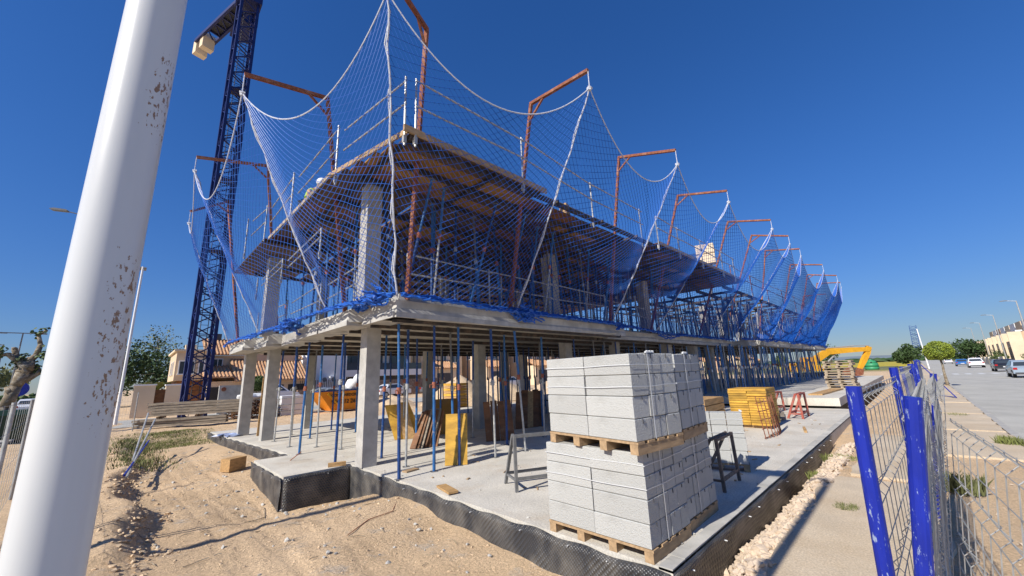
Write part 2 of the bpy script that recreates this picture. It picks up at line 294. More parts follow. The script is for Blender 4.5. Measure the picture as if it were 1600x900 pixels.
# ---------------------------------------------------------------- ground
SANDY = [(-.8,-.07),(0,-.22),(1.5,-.4),(3,-.36),(4.6,-.2),(5.6,-.36),(6.9,-.66),(8,-.5),(9.5,-.38),(12,-.33),(18,-.28),(22,-.08),(60,-.08)]
def gz(x, y):
    nn = noise.noise(Vector((x*.9, y*.9, 0)))*.05+noise.noise(Vector((x*3.1, y*3.1, 4)))*.017+noise.noise(Vector((x*7, y*7, 9)))*.009
    if -3.3 < x < -.2 and 2 < y < 16:        # tyre ruts
        for c0 in (-2.75, -2.35, -1.75):
            d_ = x-(c0+.35*math.sin(y*.35)); nn -= .016*math.exp(-(d_/.07)**2)*(.6+.4*math.sin(y*26))
            nn += .006*math.exp(-((abs(d_)-.13)/.05)**2)
    far = -.12
    if y < -.5:                                # right-hand pavement and verge
        z = -.05+nn*.15
        if y < -3.0 and x > -30: z = -.32
        return z if abs(x) < 300 else -.32
    if x < .05 or y > 18.5:
        base = tab(SANDY, y)
        if base < -.36: base = lerp(-.36, base, sst(-2.9, -1.5, x))
        z = base+nn*1.0+.05*noise.noise(Vector((x*.5, y*.5, 2)))
        edge = -3.45+.12*math.sin(y*1.1)+.08*math.sin(y*2.7)
        if x < 1 and y < 22:
            k = sst(edge+.25, edge-.2, x)       # undisturbed ground to the left of the cut edge
            z = lerp(z, -.1+nn*.2, k)
            z += .09*math.exp(-((x-edge)/.25)**2)*(.6+.8*abs(noise.noise(Vector((y*1.7, x*2, 5)))))*sst(2, 4.5, y)*sst(19, 13, y)
            if x > -2 and y < 6.9: z += .05*noise.noise(Vector((y*1.9, x*1.3, 8)))
            if y < 5: z = lerp(z, -.25+nn, sst(-.8, -2.4, x)*sst(0,2,y)*.6)
        if y < .6 and x > -1.2: z = lerp(-.5, z, sst(-.1, -1.1, x) if y > -.7 else 1)
        if x < -6.9 and abs(y) < 400: z = -.32
        return z
    if y < .1:                                  # trench beside the slab
        k = sst(-.5, -.38, y)
        return lerp(-.05, lerp(-.52, -.2, sst(4, 12, x)), k)+nn*.8*k
    if x < 46: return -.85
    return far+nn
def gridlines(a, b, st, lo, hi):
    L = [a+i*st for i in range(int((b-a)/st)+1)]
    s, x = st, L[-1]
    while x < hi: s *= 1.16; x += s; L.append(min(x, hi))
    s, x = st, a
    while x > lo: s *= 1.16; x -= s; L.insert(0, max(x, lo))
    return L
gx = gridlines(-5.5, 4.5, .06, -2500, 2500); gy = gridlines(-1.2, 12, .06, -2500, 2500)
gb = MB(); nx, ny = len(gx), len(gy)
gb.v = [(x, y, gz(x, y)) for x in gx for y in gy]
gb.f = [(i*ny+j, (i+1)*ny+j, (i+1)*ny+j+1, i*ny+j+1) for i in range(nx-1) for j in range(ny-1)]; gb.m = [0]*len(gb.f)
struct('ground', gb, 'sand', True)
# right-hand road, kerb, pavement
def sheet(name, x0, y0, x1, y1, z, m): return struct(name, MB().box(x0, y0, z-.15, x1, y1, z), m)
sheet('road', -60, -12.6, 900, -3.16, -.15, 'asphalt')
kroot = bpy.data.objects.new('kerb', None); C.objects.link(kroot); kroot['kind'] = 'structure'
kb = MB().box(0, -3.15, -.3, .985, -3.02, -.035); kme = kb.mesh('kerb_stone', 'kerb')
for i in range(90):
    o = bpy.data.objects.new('kerb_stone', kme); C.objects.link(o); o.parent = kroot; o.location = (i*1.0-6, 0, random.uniform(-.004, .004))
kb = MB(); kb.box(84, -3.15, -.3, 900, -3.02, -.035).build('kerb_stone', 'kerb', kroot)
kb = MB(); kb.box(-60, -12.9, -.3, 900, -12.6, -.03); struct('far_kerb', kb, 'kerb')
# pavement slabs of screed with gaps and a planting strip (near ones proud)
pv = MB()
pr_ = bpy.data.objects.new('pavement', None); C.objects.link(pr_); pr_['kind'] = 'structure'
for (x0, x1, y0, y1) in ((-4.5,-.2,-1.7,-.55),(-.2,4.6,-1.75,-.53),(4.9,9.6,-1.8,-.75),(7.5,11.2,-3.0,-1.9),(11.4,15.5,-3.0,-1.85),(15.7,20,-3.0,-1.8),(20.3,26,-3.0,-1.7),(26.3,33,-3.0,-1.6),(37,60,-3.0,-1.4),(61,200,-3.0,-1.2)):
    pb = MB(); n = 22; top = []; 
    for i in range(n+1):
        u = i/n; top.append((lerp(x0, x1, u)+random.uniform(-.03,.03), y0+.07*noise.noise(Vector((u*9, x0, 0)))))
    for i in range(n, -1, -1):
        u = i/n; top.append((lerp(x0, x1, u), y1+.12*noise.noise(Vector((u*7, x0, 3)))))
    pb.prism(top, -.12, -.015); pb.build('pavement_panel', 'pave', pr_)
# road markings: zebra crossing far off
zr = bpy.data.objects.new('zebra_crossing', None); C.objects.link(zr); zr['kind'] = 'structure'
for i in range(9): MB().box(62, -3.9-i*.95, -.149, 66, -3.45-i*.95, -.146).build('stripe', 'roadpaint', zr)
# left street
sheet('side_road', -22, -60, -7.0, 400, -.16, 'asphalt')
b_ = MB()
b_.box(-7.0, -60, -.3, -6.85, 400, -.06); struct('side_kerb', b_, 'kerb')
b_ = MB(); b_.box(-24, 28, -.3, -22, 300, -.05); struct('median', b_, 'pave')
sheet('side_lane', -6.8, 26.5, 30, 33, -.075, 'asphalt')
# ---------------------------------------------------------------- building
B = thing('unfinished_building', 'unfinished concrete frame building with open floors held up on steel props', 'building')
Z1, T1, Z2 = 2.95, 3.25, 6.0
gs = MB().prism([(0,0),(15.9,0),(15.9,16.5),(-1.1,18.2),(-.5,9.55),(-1.3,9.55),(-1.3,7.05),(0,7.05)], -.8, 0)
gs.build('ground_slab', 'slab', B)
MB().prism([(16.0,.5),(45,.5),(45,16),(16.0,16)], .08, .38).build('raised_slab', 'slab', B)
MB().prism([(16.35,.7),(45,.7),(45,16),(16.35,16)], -.8, .078).build('gap_shade_footing', 'dark', B)  # near-black colour stands in for shade in the gap under the raised slab
# low concrete lip along the slab edge
lip = MB()
for i in range(60):
    x = i*.265; lip.box(x, .0, -.02, x+.262, .13+.02*noise.noise(Vector((x*2,0,0))), .012+.012*abs(noise.noise(Vector((x*3,1,0)))))
lip.build('slab_lip', 'edge', B)['kind'] = 'stuff'
# first-floor slab with bevelled upstand
FL = [(-.25,4.72),(8.35,4.95),(8.35,5.7),(22.4,5.75),(22.4,4.9),(24.2,4.9),(24.2,4.45),(45,4.2),(45,15.7),(-1.15,15.7),(-1.1,13.4),(-.8,13.3),(-.8,11.7),(-.45,11.6),(-.4,9.7),(-.6,9.6),(-.55,6.2),(-.3,6.1)]
MB().prism(FL, Z1, T1-.04).build('floor_slab', 'edge', B)
def edge_piece(a, b, inward, z0=Z1-.07, z1=T1+.03, bev=.16, w=.5, m='concrete', out=.03):
    a, b, n = Vector((*a,0)), Vector((*b,0)), Vector((*inward,0))
    d = (b-a).normalized(); p = MB(); vs = []
    for q, e in ((a, 1), (b, -1)):
        for k, z, ee in ((-out, z0, 0), (-out, z0+.1, 0), (bev*.7, z1, bev), (w, z1, bev), (w, z0, 0)):
            vs.append(q+n*k+d*e*ee*.8+Vector((0,0,z)))
    p.add(vs, [(4,3,2,1,0),(5,6,7,8,9)]+[(i, (i+1)%5, 5+(i+1)%5, 5+i) for i in range(5)])
    return p.build('edge_beam', m, B)
edge_piece((-.27,4.72),(3.1,4.8),(0,1), z1=T1+.11)
edge_piece((3.12,4.82),(8.35,4.95),(0,1))
for x0, x1, y in ((8.4,12.2,5.7),(12.25,17.6,5.72),(17.65,22.35,5.72),(22.4,24.2,4.88),(24.25,27,4.45),(27.05,30.6,4.4),(30.65,34.5,4.35),(34.55,39,4.28),(39.05,45,4.2)):
    edge_piece((x0,y),(x1,y-.01),(0,1), z1=T1+random.uniform(.0,.08), bev=random.choice((.12,.3)))
for y0, y1, x in ((4.75,6.1,-.28),(6.2,7.9,-.56),(7.95,9.6,-.58),(9.7,11.6,-.43),(11.7,13.3,-.82),(13.4,15.7,-1.12)):
    edge_piece((x,y1),(x,y0),(1,0), z1=T1+.06, bev=.3)
# soffit boards below the first floor: panels with recessed joints, and dark steel beams along x
sof = MB().box(0,0,0,1.93,.47,.025).mesh('soffit_panel', 'soffit')
npan = 0
for i in range(12):
    for j in range(23):
        x, y = -.3+i*2.0, 4.85+j*.48
        if x > 6.2 and y < 5.8: continue
        if npan >= 285: break
        o = bpy.data.objects.new('soffit_panel', sof); C.objects.link(o); o.parent = B; o.location = (x, y, Z1-.03-random.uniform(0, .006)); npan += 1
sf = MB()
for i in range(11):
    for j in range(22):
        sf.box(23.7+i*2-.02, 4.6+j*.5, Z1-.035, 25.6+i*2, 5.06+j*.5, Z1-.01)
sf.build('soffit_panels', 'soffit', B)['kind'] = 'stuff'
for y in (4.95,5.9,7.0,8.6,10.2,11.8,13.4,15.0):
    for x0, x1 in ((-.2,8.0),(8.1,16.2),(16.3,24),(24.1,44.8)):
        if y < 5 and x0 > 5 and x0 < 24: continue
        MB().box(x0, y-.04, Z1-.13, x1, y+.04, Z1-.036).build('formwork_beam', 'beam', B)
# ground-floor columns
def column(x, y, w, d, z0, z1, m='concrete', lab=None):
    p = MB().box(-w/2, -d/2, 0, w/2, d/2, z1-z0)
    o = p.build('column', m, None); o.parent = B; o.location = (x, y, z0)
    if lab: o['label'] = lab
    return o
for x, y, w, d in ((.13,6.62,.32,.34),(-.25,13.3,.34,.34),(-.5,15.55,.34,.34),(5.2,9.0,.34,.34),(6.4,14.2,.35,.35),(7.9,7.2,.4,.3),(10.9,6.95,.3,.35),(9.2,12.0,.34,.34),(5.6,13.0,.34,.3),(15.0,6.6,.45,.45),(17.8,6.4,.4,.4),(12.6,11,.35,.35),(1.6,15.4,.3,.3),(13.2,14.6,.35,.35),(20.8,6.6,.4,.4),(27.5,6.6,.4,.35),(21,11,.35,.35),(27,10,.35,.35),(34,10,.35,.35)):
    column(x, y, w, d, 0 if x < 16 else .38, Z1)
# upper columns
for x, y, w, d in ((-.28,5.95,.32,.36),(-.75,12.1,.36,.36),(6.9,6.9,.5,.35),(13.9,6.9,.5,.35),(30.2,7.5,.5,.35),(5.4,11.5,.35,.35),(10,11.6,.35,.35),(1.6,14.6,.35,.35)):
    column(x, y, w, d, T1-.04, Z2)
for x in (21.3,25,30.2,36.5,42): column(x, random.uniform(5.6,8.5), .4, .3, T1-.04, 5.6+random.uniform(-.3,.2))
# ---------------------------------------------------------------- roof deck (formwork)
D = thing('roof_formwork_deck', 'timber formwork deck for the roof slab, brown boards on steel beams over the upper floor', 'formwork deck')
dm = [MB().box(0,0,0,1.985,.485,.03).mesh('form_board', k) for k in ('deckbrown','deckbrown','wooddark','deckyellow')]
pl_ = 0
def deck_has(x, y):
    if x < -.9: return 5.9 < y < 12.3
    if x < 1.5: return y > 3.6
    if x < 3.2: return y > 3.6
    if x < 9.0: return y > 4.0 and not (3.1 < x < 3.6 and y < 4.0)
    return y > 3.85
for i in range(10):
    for j in range(26):
        x, y = -1.05+i*2.0, 3.65+j*.49
        x0 = (max(-1.12, -.62-.1*j) if y < 11 else -1.3) if i == 0 else x
        if 3.0 < x+1 < 9.2 and y < 3.95: continue
        if i >= 1 and x > 17: continue
        if y > 15.6: continue
        k = 3 if random.random() < .08 or (i, j) in ((0,1),(0,2),(1,3)) else random.randrange(3)
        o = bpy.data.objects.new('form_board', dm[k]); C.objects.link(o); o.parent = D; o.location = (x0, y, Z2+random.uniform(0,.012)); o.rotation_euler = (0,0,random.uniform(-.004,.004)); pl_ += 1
for j in range(5):
    o = bpy.data.objects.new('form_board', dm[0]); C.objects.link(o); o.parent = D; o.location = (-1.45, 10.5+j*.5, Z2-.28); o.rotation_euler = (0,0,0)
for y in (3.8,4.6,5.6,7.0,8.4,9.8,11.2,12.6,14.0,15.4):
    for x0, x1 in ((-.7,5.0),(5.05,11),(11.05,17.2)):
        MB().box(x0, y-.035, Z2-.11, x1, y+.035, Z2-.002).build('steel_beam', 'beam', D)
for x in (-.6,1.45,3.5,5.5,7.5,9.5,11.5,13.5,15.5):
    MB().box(x-.03, 3.66, Z2-.09, x+.03, 15.6, Z2-.015).build('steel_beam', 'beam', D)
MB().box(-.78,3.60,Z2-.02,3.0,3.645,Z2+.10).build('edge_board', 'pallet', D)
MB().box(3.2,3.86,Z2-.02,9.0,3.90,Z2+.09).build('edge_board', 'palletgrey', D)
MB().box(9.0,3.60,Z2-.02,17.0,3.64,Z2+.08).build('edge_board', 'palletgrey', D)
MB().bar((-.68,3.62,Z2+.03),(-1.16,6.1,Z2+.03),.035,.1).build('edge_board', 'pallet', D)
MB().bar((-1.16,6.1,Z2+.03),(-1.2,11.0,Z2+.03),.035,.09).build('edge_board', 'palletgrey', D)
# bare beams over the far upper bays
D2 = thing('bare_formwork_grid', 'bare steel beam grid over the far end of the upper floor without boards', 'formwork grid')
for y in (4.3,5.6,7.2,9,11):
    for x0, x1 in ((17.4,26),(26.1,35),(35.1,44.5)): MB().box(x0, y-.05, 5.62, x1, y+.05, 5.76).build('steel_beam', 'beam', D2)
for i in range(14): MB().box(18.4+i*2-.04, 4.0, 5.5, 18.4+i*2+.04, 11.5, 5.615).build('steel_beam', 'beam', D2)
# ---------------------------------------------------------------- props
def prop_parts(h, cu, cl, hc, col='collar'):
    out = []
    out.append(('outer_tube', MB().tube((0,0,.008),(0,0,hc),.024 if cl == 'galv' else .030,8), cl))
    out.append(('inner_tube', MB().tube((0,0,hc),(0,0,h-.008),.030 if cl == 'galv' else .025,8), cu))
    c = MB().tube((0,0,hc-.07),(0,0,hc+.05),.042,8); c.tube((-.09,0,hc),(.09,.02,hc),.008,5)
    c.tube((.09,.02,hc),(.09,.02,hc-.06),.008,5); out.append(('collar', c, col))
    out.append(('base_plate', MB().box(-.065,-.065,0,.065,.065,.008), 'galvdark'))
    out.append(('head_plate', MB().box(-.065,-.065,h-.008,.065,.065,h), 'galvdark'))
    return out
def prop_thing(h, style, label, group, loc):
    cu, cl, hc, col = style
    t = thing('steel_prop', label, 'prop', loc, group, local=True)
    for n, mb, m in prop_parts(h, cu, cl, hc, col): mb.build(n, m, t)
    return t, kids_of(t)
def kids_of(t):
    global _last
    ks = [o for o in C.objects[-12:] if o.parent == t]; return ks
def prop_mesh(h, style):
    cu, cl, hc, col = style; mb = MB(); mats = []
    for k, (n, q, m) in enumerate(prop_parts(h, cu, cl, hc, col)):
        mb.mi = k; mb.add(q.v, q.f); mats.append(m)
    return mb.mesh('steel_prop', mats)
STY = [('bluesteel','bluebright',1.62,'collar'),('bluebright','bluesteel',1.55,'collar'),('bluebright','galv',1.7,'collar'),('bluesteel','galv',1.6,'galv'),('bluesteel','bluesteel',1.75,'galv'),('galvdark','bluebright',1.5,'galv')]
HG = Z1-.13
pt = [prop_thing(HG, s, 'x', None, (0,0,-50)) for s in STY]
ptm = [prop_mesh(HG, s) for s in STY]
HU = Z2-.11-(T1-.04)
pum = [prop_thing(HU, (a,b,c*.95,d), 'x', None, (0,0,-50)) for a,b,c,d in STY]
pumm = [prop_mesh(HU, (a,b,c*.95,d)) for a,b,c,d in STY]
def place_prop(store, k, x, y, z, h, dx, dy, label, group=None):
    t, ch = store[k]
    q = Vector((dx, dy, h)).to_track_quat('Z', 'Y').to_euler()
    return dup(t, (x, y, z), q, label, group, ch)
front = [(.03,5.0,-.02,.12,1,'leaning blue steel prop with red collar nearest the front concrete column'),
 (.75,4.98,.02,.05,0,'upright bright blue prop behind the yellow formwork panel on its left side'),
 (1.35,4.98,.02,.03,1,'blue prop standing right in front of the yellow formwork panel'),
 (2.3,4.95,.0,.05,3,'prop with dull grey lower tube between the dark boards and the block pallets'),
 (3.2,4.9,-.12,.1,2,'prop with bright blue top leaning just left of the stacked white blocks'),
 (-.25,7.3,.03,0,4,'blue and grey prop on the small slab tab left of the front column'),
 (-.35,9.45,.05,0,0,'thick blue prop near the slab step between the two left columns'),
 (.3,10.2,.0,.05,2,'grey footed prop just right of the second concrete column'),
 (.59,9.19,.0,.1,3,'grey prop in front of the orange skip on its right side'),
 (.71,7.1,.03,0,1,'blue prop directly right of the front concrete column'),
 (1.88,7.57,0,.03,0,'blue prop with red collar beside the leaning pale boards'),
 (2.44,9.27,0,0,2,'prop just behind the leaning pale boards')]
for x, y, dx, dy, k, lab in front: place_prop(pt, k, x, y, 0, HG, dx, dy, lab)
NP = len(front); PTS = [(a[0], a[1]) for a in front]
def clear(x, y, r): return all((x-a)**2+(y-b)**2 > r*r for a, b in PTS)
def zone(x0, x1, y0, y1, sx, sy, jit):
    out = []; y = y0
    while y <= y1:
        x = x0
        while x <= x1:
            out.append((x+random.uniform(-jit, jit), y+random.uniform(-jit*.5, jit*.5))); x += sx
        y += sy
    return out
G1 = [p for p in zone(.5, 8, 5.9, 15.2, 1.5, 1.6, .25)+zone(-.2,-.1,11,14,1,1.6,.1) if clear(*p, .55)]
for x, y in G1:
    if NP > 70: break
    k = random.randrange(6); place_prop(pt, k, x, y, 0, HG, random.uniform(-.05,.05), random.uniform(-.08,.08), 'blue steel prop under the first floor in the near bays', 'props under the first floor, near bays'); NP += 1
G2 = zone(8.6, 15.6, 5.9, 14.5, 1.0, 1.35, .2)
mid_st = MB()
for x, y in G2:
    k = random.randrange(6)
    if y > 9: mid_st.mi = random.choice((0,0,1,2)); mid_st.tube((x,y,0),(x+random.uniform(-.1,.1),y+random.uniform(-.1,.1),1.6),.03,6).tube((x,y,1.55),(x,y,1.68),.042,6).tube((x,y,1.6),(x,y,HG),.025,6); continue
    o = bpy.data.objects.new('steel_prop', ptm[k]); C.objects.link(o); o.location = (x, y, 0)
    o.rotation_euler = Vector((random.uniform(-.1,.1), random.uniform(-.1,.1), HG)).to_track_quat('Z','Y').to_euler()
    tag(o, 'blue steel prop under the first floor behind the block pallets and timber stack', 'prop', 'props under the first floor, middle bays')
one('steel_props', mid_st, ['bluesteel','galv','bluebright'], 'rear rows of steel props deep under the middle of the first floor', 'props', kind='stuff')
G3 = zone(16.6, 43.5, 4.5, 5.2, .62, .6, .18)+zone(16.6, 43.5, 6.2, 11, 1.0, 1.2, .25)
far_st = MB(); cnt = 0
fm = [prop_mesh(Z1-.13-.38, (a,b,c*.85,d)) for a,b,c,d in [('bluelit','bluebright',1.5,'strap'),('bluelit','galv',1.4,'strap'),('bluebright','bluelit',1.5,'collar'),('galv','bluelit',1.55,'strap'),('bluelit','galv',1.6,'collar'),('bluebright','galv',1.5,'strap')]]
G3.sort(key=lambda p: p[0]+p[1]*4)
for x, y in G3:
    if cnt < 62:
        o = bpy.data.objects.new('steel_prop', fm[random.randrange(6)]); C.objects.link(o); o.location = (x, y, .38)
        o.rotation_euler = Vector((random.uniform(-.12,.12), random.uniform(-.12,.12), 2.4)).to_track_quat('Z','Y').to_euler()
        tag(o, 'blue steel prop on the raised slab in the far bays of the ground floor', 'prop', 'props under the first floor, far bays'); cnt += 1
    else:
        far_st.mi = random.choice((0,2,1)); q_ = Vector((x+random.uniform(-.2,.2),y+random.uniform(-.2,.2),Z1-.1)); p_ = Vector((x,y,.38)); m_ = p_.lerp(q_,.55); far_st.tube(p_,m_,.032,6).tube(p_.lerp(q_,.53),p_.lerp(q_,.59),.045,6); far_st.mi = random.choice((0,2,1)); far_st.tube(m_,q_,.026,6)
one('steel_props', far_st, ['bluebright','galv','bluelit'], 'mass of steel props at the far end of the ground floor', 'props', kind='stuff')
# upper floor props
UF = [(.1,5.15,.25,-.7),(.9,5.3,-.1,-.6),(1.8,5.2,.35,-.75),(2.9,5.2,.3,-.7),(.25,5.7,-.3,.2),(-.05,6.0,.1,.2),(1.3,6.0,.1,0),(3.9,5.3,.3,-.3),(-.1,7.1,0,.1),(-.2,7.9,.1,.2),(-.15,8.8,-.05,.1),(-.2,9.9,.1,0),(-.2,10.8,0,.1),(4.7,5.4,.2,-.4),(5.7,5.4,-.2,.1),(6.9,5.5,.25,-.2),(7.6,5.3,.2,-.5)]
for n, (x, y, dx, dy) in enumerate(UF):
    place_prop(pum, (1,2,0,1,4,0,2)[n%7], x, y, T1-.04, HU, dx, dy, 'slanting blue prop at the front edge of the upper floor' , 'slanting props at the front edge of the upper floor')
for x, y in zone(1.0, 8, 5.6, 5.9, .75, 1, .2)+zone(.6, 8, 6.6, 15, 1.2, 1.35, .3):
    place_prop(pum, random.randrange(6), x, y, T1-.04, HU, random.uniform(-.15,.15), random.uniform(-.15,.15), 'blue prop inside the near end of the upper floor under the timber deck', 'props inside the upper floor, near end')
um_st = MB()
for x, y in zone(8.8, 17.4, 5.75, 6.2, .6, .8, .2)+zone(8.8, 17.4, 7, 13, .85, 1.35, .3):
    if y > 6.9: um_st.mi = random.choice((0,0,1,2)); q_ = Vector((x+random.uniform(-.25,.25), y+random.uniform(-.25,.25), Z2-.1)); p_ = Vector((x,y,T1-.04)); m_ = p_.lerp(q_,.55); um_st.tube(p_,m_,.03,6).tube(p_.lerp(q_,.52),p_.lerp(q_,.57),.042,6).tube(m_,q_,.025,6); continue
    o = bpy.data.objects.new('steel_prop', pumm[random.randrange(6)]); C.objects.link(o); o.location = (x, y, T1-.04)
    o.rotation_euler = Vector((random.uniform(-.25,.25), random.uniform(-.25,.25), HU)).to_track_quat('Z','Y').to_euler()
    tag(o, 'blue prop in the middle of the upper floor under the timber deck', 'prop', 'props inside the upper floor, middle')
one('steel_props', um_st, ['bluesteel','galv','bluebright'], 'rear rows of steel props inside the middle of the upper floor', 'props', kind='stuff')
fu = MB()
for x, y in zone(17.8, 44, 4.7, 5.6, .5, .5, .2)+zone(17.8, 44, 6, 11.5, .8, 1.1, .35):
    fu.mi = random.choice((0,0,1,2)); fu.tube((x,y,T1),(x+random.uniform(-.3,.3),y+random.uniform(-.3,.3),5.5),.028,5)
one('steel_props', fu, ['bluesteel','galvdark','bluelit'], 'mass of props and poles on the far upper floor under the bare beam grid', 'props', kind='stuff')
for t, ch in pt+pum:
    for c in ch: bpy.data.objects.remove(c)
    bpy.data.objects.remove(t)
# ---------------------------------------------------------------- gantries and nets
GN = {}
def gantry(key, foot, knee, tip, label, brace=.42):
    foot, knee, tip = Vector(foot), Vector(knee), Vector(tip)
    t = thing('net_gantry', label, 'gantry', foot, 'gallows arms that carry the safety nets')
    w = .075; side = (tip-knee).cross(knee-foot).normalized()
    MB().bar(foot, knee, w, w, side).build('post', 'rust', t)
    d = (tip-knee).normalized(); u = (knee-foot).normalized()
    MB().bar(knee-d*.03+u*.02, tip+u*.02, w, w, side).build('arm', 'rust', t)
    MB().bar(knee+d*brace-u*.01, knee-u*brace*1.15, w*.6, w*.6, side).build('brace', 'rust', t)
    GN[key] = (foot, knee, tip); return t
gantry('C', (.0,4.8,T1), (-.12,4.0,8.85), (-1.3,3.35,8.75), 'rusty gallows at the front corner of the building', .35)
gantry('R1', (2.95,5.0,T1), (3.0,3.95,8.65), (3.0,2.17,8.47), 'first rusty gallows to the right of the corner, arm tilted upward')
gantry('R2', (7.3,4.85,T1), (7.4,3.95,8.83), (7.4,2.08,8.2), 'second rusty gallows from the corner on the street side')
gantry('R3', (11.9,5.75,T1), (12.3,4.0,8.97), (12.3,2.12,8.46), 'third rusty gallows from the corner, beside the hoisted block pallet')
gantry('R4', (17.3,5.8,T1), (18.4,3.85,9.3), (18.4,1.95,8.78), 'fourth rusty gallows from the corner on the street side')
gantry('R5', (21.0,5.8,T1), (22.0,3.65,9.3), (22.0,1.9,8.75), 'fifth rusty gallows, its arm crossing just below the fourth')
gantry('R6', (24.8,4.9,T1), (26.4,3.95,9.3), (26.4,2.1,8.94), 'sixth rusty gallows from the corner on the street side')
gantry('R7', (29.5,4.8,T1), (32.0,3.6,9.2), (32.0,1.7,8.75), 'seventh rusty gallows, near the far end of the nets')
gantry('R8', (35.5,4.7,T1), (37.5,3.4,9.2), (37.5,1.5,8.72), 'eighth rusty gallows from the corner with the long thin arm')
gantry('R9', (40.5,4.6,T1), (43.0,3.5,9.2), (43.0,1.8,8.95), 'lowest and farthest rusty gallows on the street side')
gantry('R10', (44.3,6.5,T1), (44.8,5.0,8.4), (44.8,3.2,8.3), 'faint red gallows standing behind the last street side ones')
gantry('L1', (-.35,6.95,T1), (-1.05,6.98,8.5), (-2.72,6.98,8.2), 'rusty gallows on the left side with a long arm reaching the crane mast in view')
gantry('L2', (-.5,12.0,T1), (-1.2,12.3,9.0), (-3.05,12.3,8.6), 'second rusty gallows on the left side crossing in front of the crane')
gantry('L3', (-.95,15.5,T1), (-1.75,15.9,8.85), (-2.85,15.4,7.95), 'rearmost rusty gallows on the left side, arm sloping down')
rng = random.Random(5)
def net(a, b, bota, botb, sag, label, droop=.45, cell=.082, billow=.12, rad=.0056, inward=(0,0), lowrope=True, vrope=True, bundle=1.0):
    """a, b: arm tips; the net hangs from ropes below them down to the slab edge"""
    ta, tb = GN[a][2]-Vector((0,0,droop)), GN[b][2]-Vector((0,0,droop)); ba, bb = Vector(bota), Vector(botb)
    t = thing('safety_net', label, 'safety net', ba, 'blue safety nets round the upper floor')
    inw = Vector((*inward, 0))
    def P(u, v):
        top = ta.lerp(tb, u); s4 = 4*u*(1-u)
        top = top+Vector((0,0,-sag*s4))+inw*.12*s4
        bot = ba.lerp(bb, u)
        p = top.lerp(bot, v)
        k = math.sin(math.pi*min(1, v*1.02))
        p = p-inw*billow*k*s4*1.3+Vector((0,0,-.12*k))
        n = noise.noise(Vector((u*5, v*4, ba.x)))
        return p+Vector((.1*n, .1*noise.noise(Vector((u*5+9, v*4, ba.y))), .05*n))*k*min(1, 6*u*(1-u)+.15)
    W = ((tb-ta).length+(bb-ba).length)/2; Hh = ((ba-ta).length+(bb-tb).length)/2
    nu, nv = max(8, int(W/cell)), max(8, int(Hh/cell)); nb = MB(); pts = {}
    for i in range(nu+1):
        for j in range(nv+1):
            if (i+j)%2 == 0: pts[i, j] = P(i/nu, j/nv)
    c0 = camo.location
    def cord(p, q):
        d = (q-p); L = d.length
        if L < 1e-5: return
        d /= L; s1 = d.cross(Vector((.3,.5,.8))).normalized()*rad; s2 = d.cross(s1)
        o = len(nb.v)
        for e in (p, q):
            nb.v += [tuple(e+s1), tuple(e-s1*.5+s2*.87), tuple(e-s1*.5-s2*.87)]
        nb.f += [(o,o+1,o+4,o+3),(o+1,o+2,o+5,o+4),(o+2,o,o+3,o+5)]; nb.m += [0]*3
    for (i, j), p in pts.items():
        for di, dj in ((1,1),(1,-1)):
            q = pts.get((i+di, j+dj))
            if q is not None: cord(p, q)
    o = nb.build('net_mesh', 'net', t); o['kind'] = 'stuff'
    rk = .014 if rad < .009 else .009
    MB().path([P(i/28, 0) for i in range(29)], rk, 6).build('top_rope', 'rope', t)
    MB().path([GN[a][2], ta, ], .012, 6).build('hanger_rope', 'rope', t)
    if vrope:
        vr = MB(); pp = [P(0, j/16)+Vector((.02*math.sin(j*2), 0, 0)) for j in range(17)]; vr.path(pp, rk*1.2, 6); vr.path([p+Vector((.03*math.sin(j*1.7), .02, 0)) for j, p in enumerate(pp)], rk*.9, 5)
        vr.blob(ta, rk*4, 3, .4); vr.build('side_rope', 'rope', t)
    if b == 'C' and a == 'L1':
        pp = [P(1, j/20)+Vector((.02*math.sin(j*1.3), .02*math.cos(j*2.1), 0)) for j in range(21)]; cr_ = MB().path(pp, .019, 6); cr_.path([p+Vector((.035*math.sin(j*1.7), .03, 0)) for j, p in enumerate(pp)], .014, 5); cr_.build('corner_rope', 'rope', t)
    # gathered surplus net along the slab edge
    g = MB(); n = int((bb-ba).length/.09)
    for L_ in range(5):
        path = []
        for i in range(n+1):
            u = i/n; p = ba.lerp(bb, u); bul = .5+.9*max(0, noise.noise(Vector((u*W*.5, L_*.2, ba.y))))*2
            path.append(p-inw*(.05+.03*L_)+Vector((rng.uniform(-.04,.04), rng.uniform(-.04,.04), -.1*bul*bundle*(L_/2.5)+rng.uniform(-.03,.03)+.06)))
        g.path(path, .022, 4)
    g.build('gathered_net', 'net', t)
    return t
IR, IL = (0,1), (1,0)
net('R1','C', (2.9,4.72,T1-.02), (-.25,4.62,T1), 1.35, 'safety net panel right of the corner, from the corner gallows to the first one', inward=(0.1,.9), vrope=True)
net('R2','R1', (7.4,4.85,T1-.02), (2.95,4.74,T1-.02), 1.25, 'safety net panel between the first and second gallows', inward=IR)
net('R3','R2', (12.0,5.6,T1-.02), (7.4,4.85,T1-.02), 1.3, 'safety net panel between the second and third gallows', inward=IR, cell=.088)
net('R4','R3', (18.0,5.6,T1-.02), (12.0,5.6,T1-.02), 1.5, 'safety net panel between the third and fourth gallows', inward=IR, cell=.085, rad=.007)
net('R5','R4', (21.8,5.6,T1-.02), (18.0,5.6,T1-.02), 1.1, 'narrow safety net panel between the fourth and fifth gallows', inward=IR, cell=.075, rad=.009)
net('R6','R5', (25.5,4.4,T1), (21.8,5.1,T1), 1.6, 'deeply sagging safety net between the fifth and sixth gallows', inward=IR, cell=.07, rad=.0105)
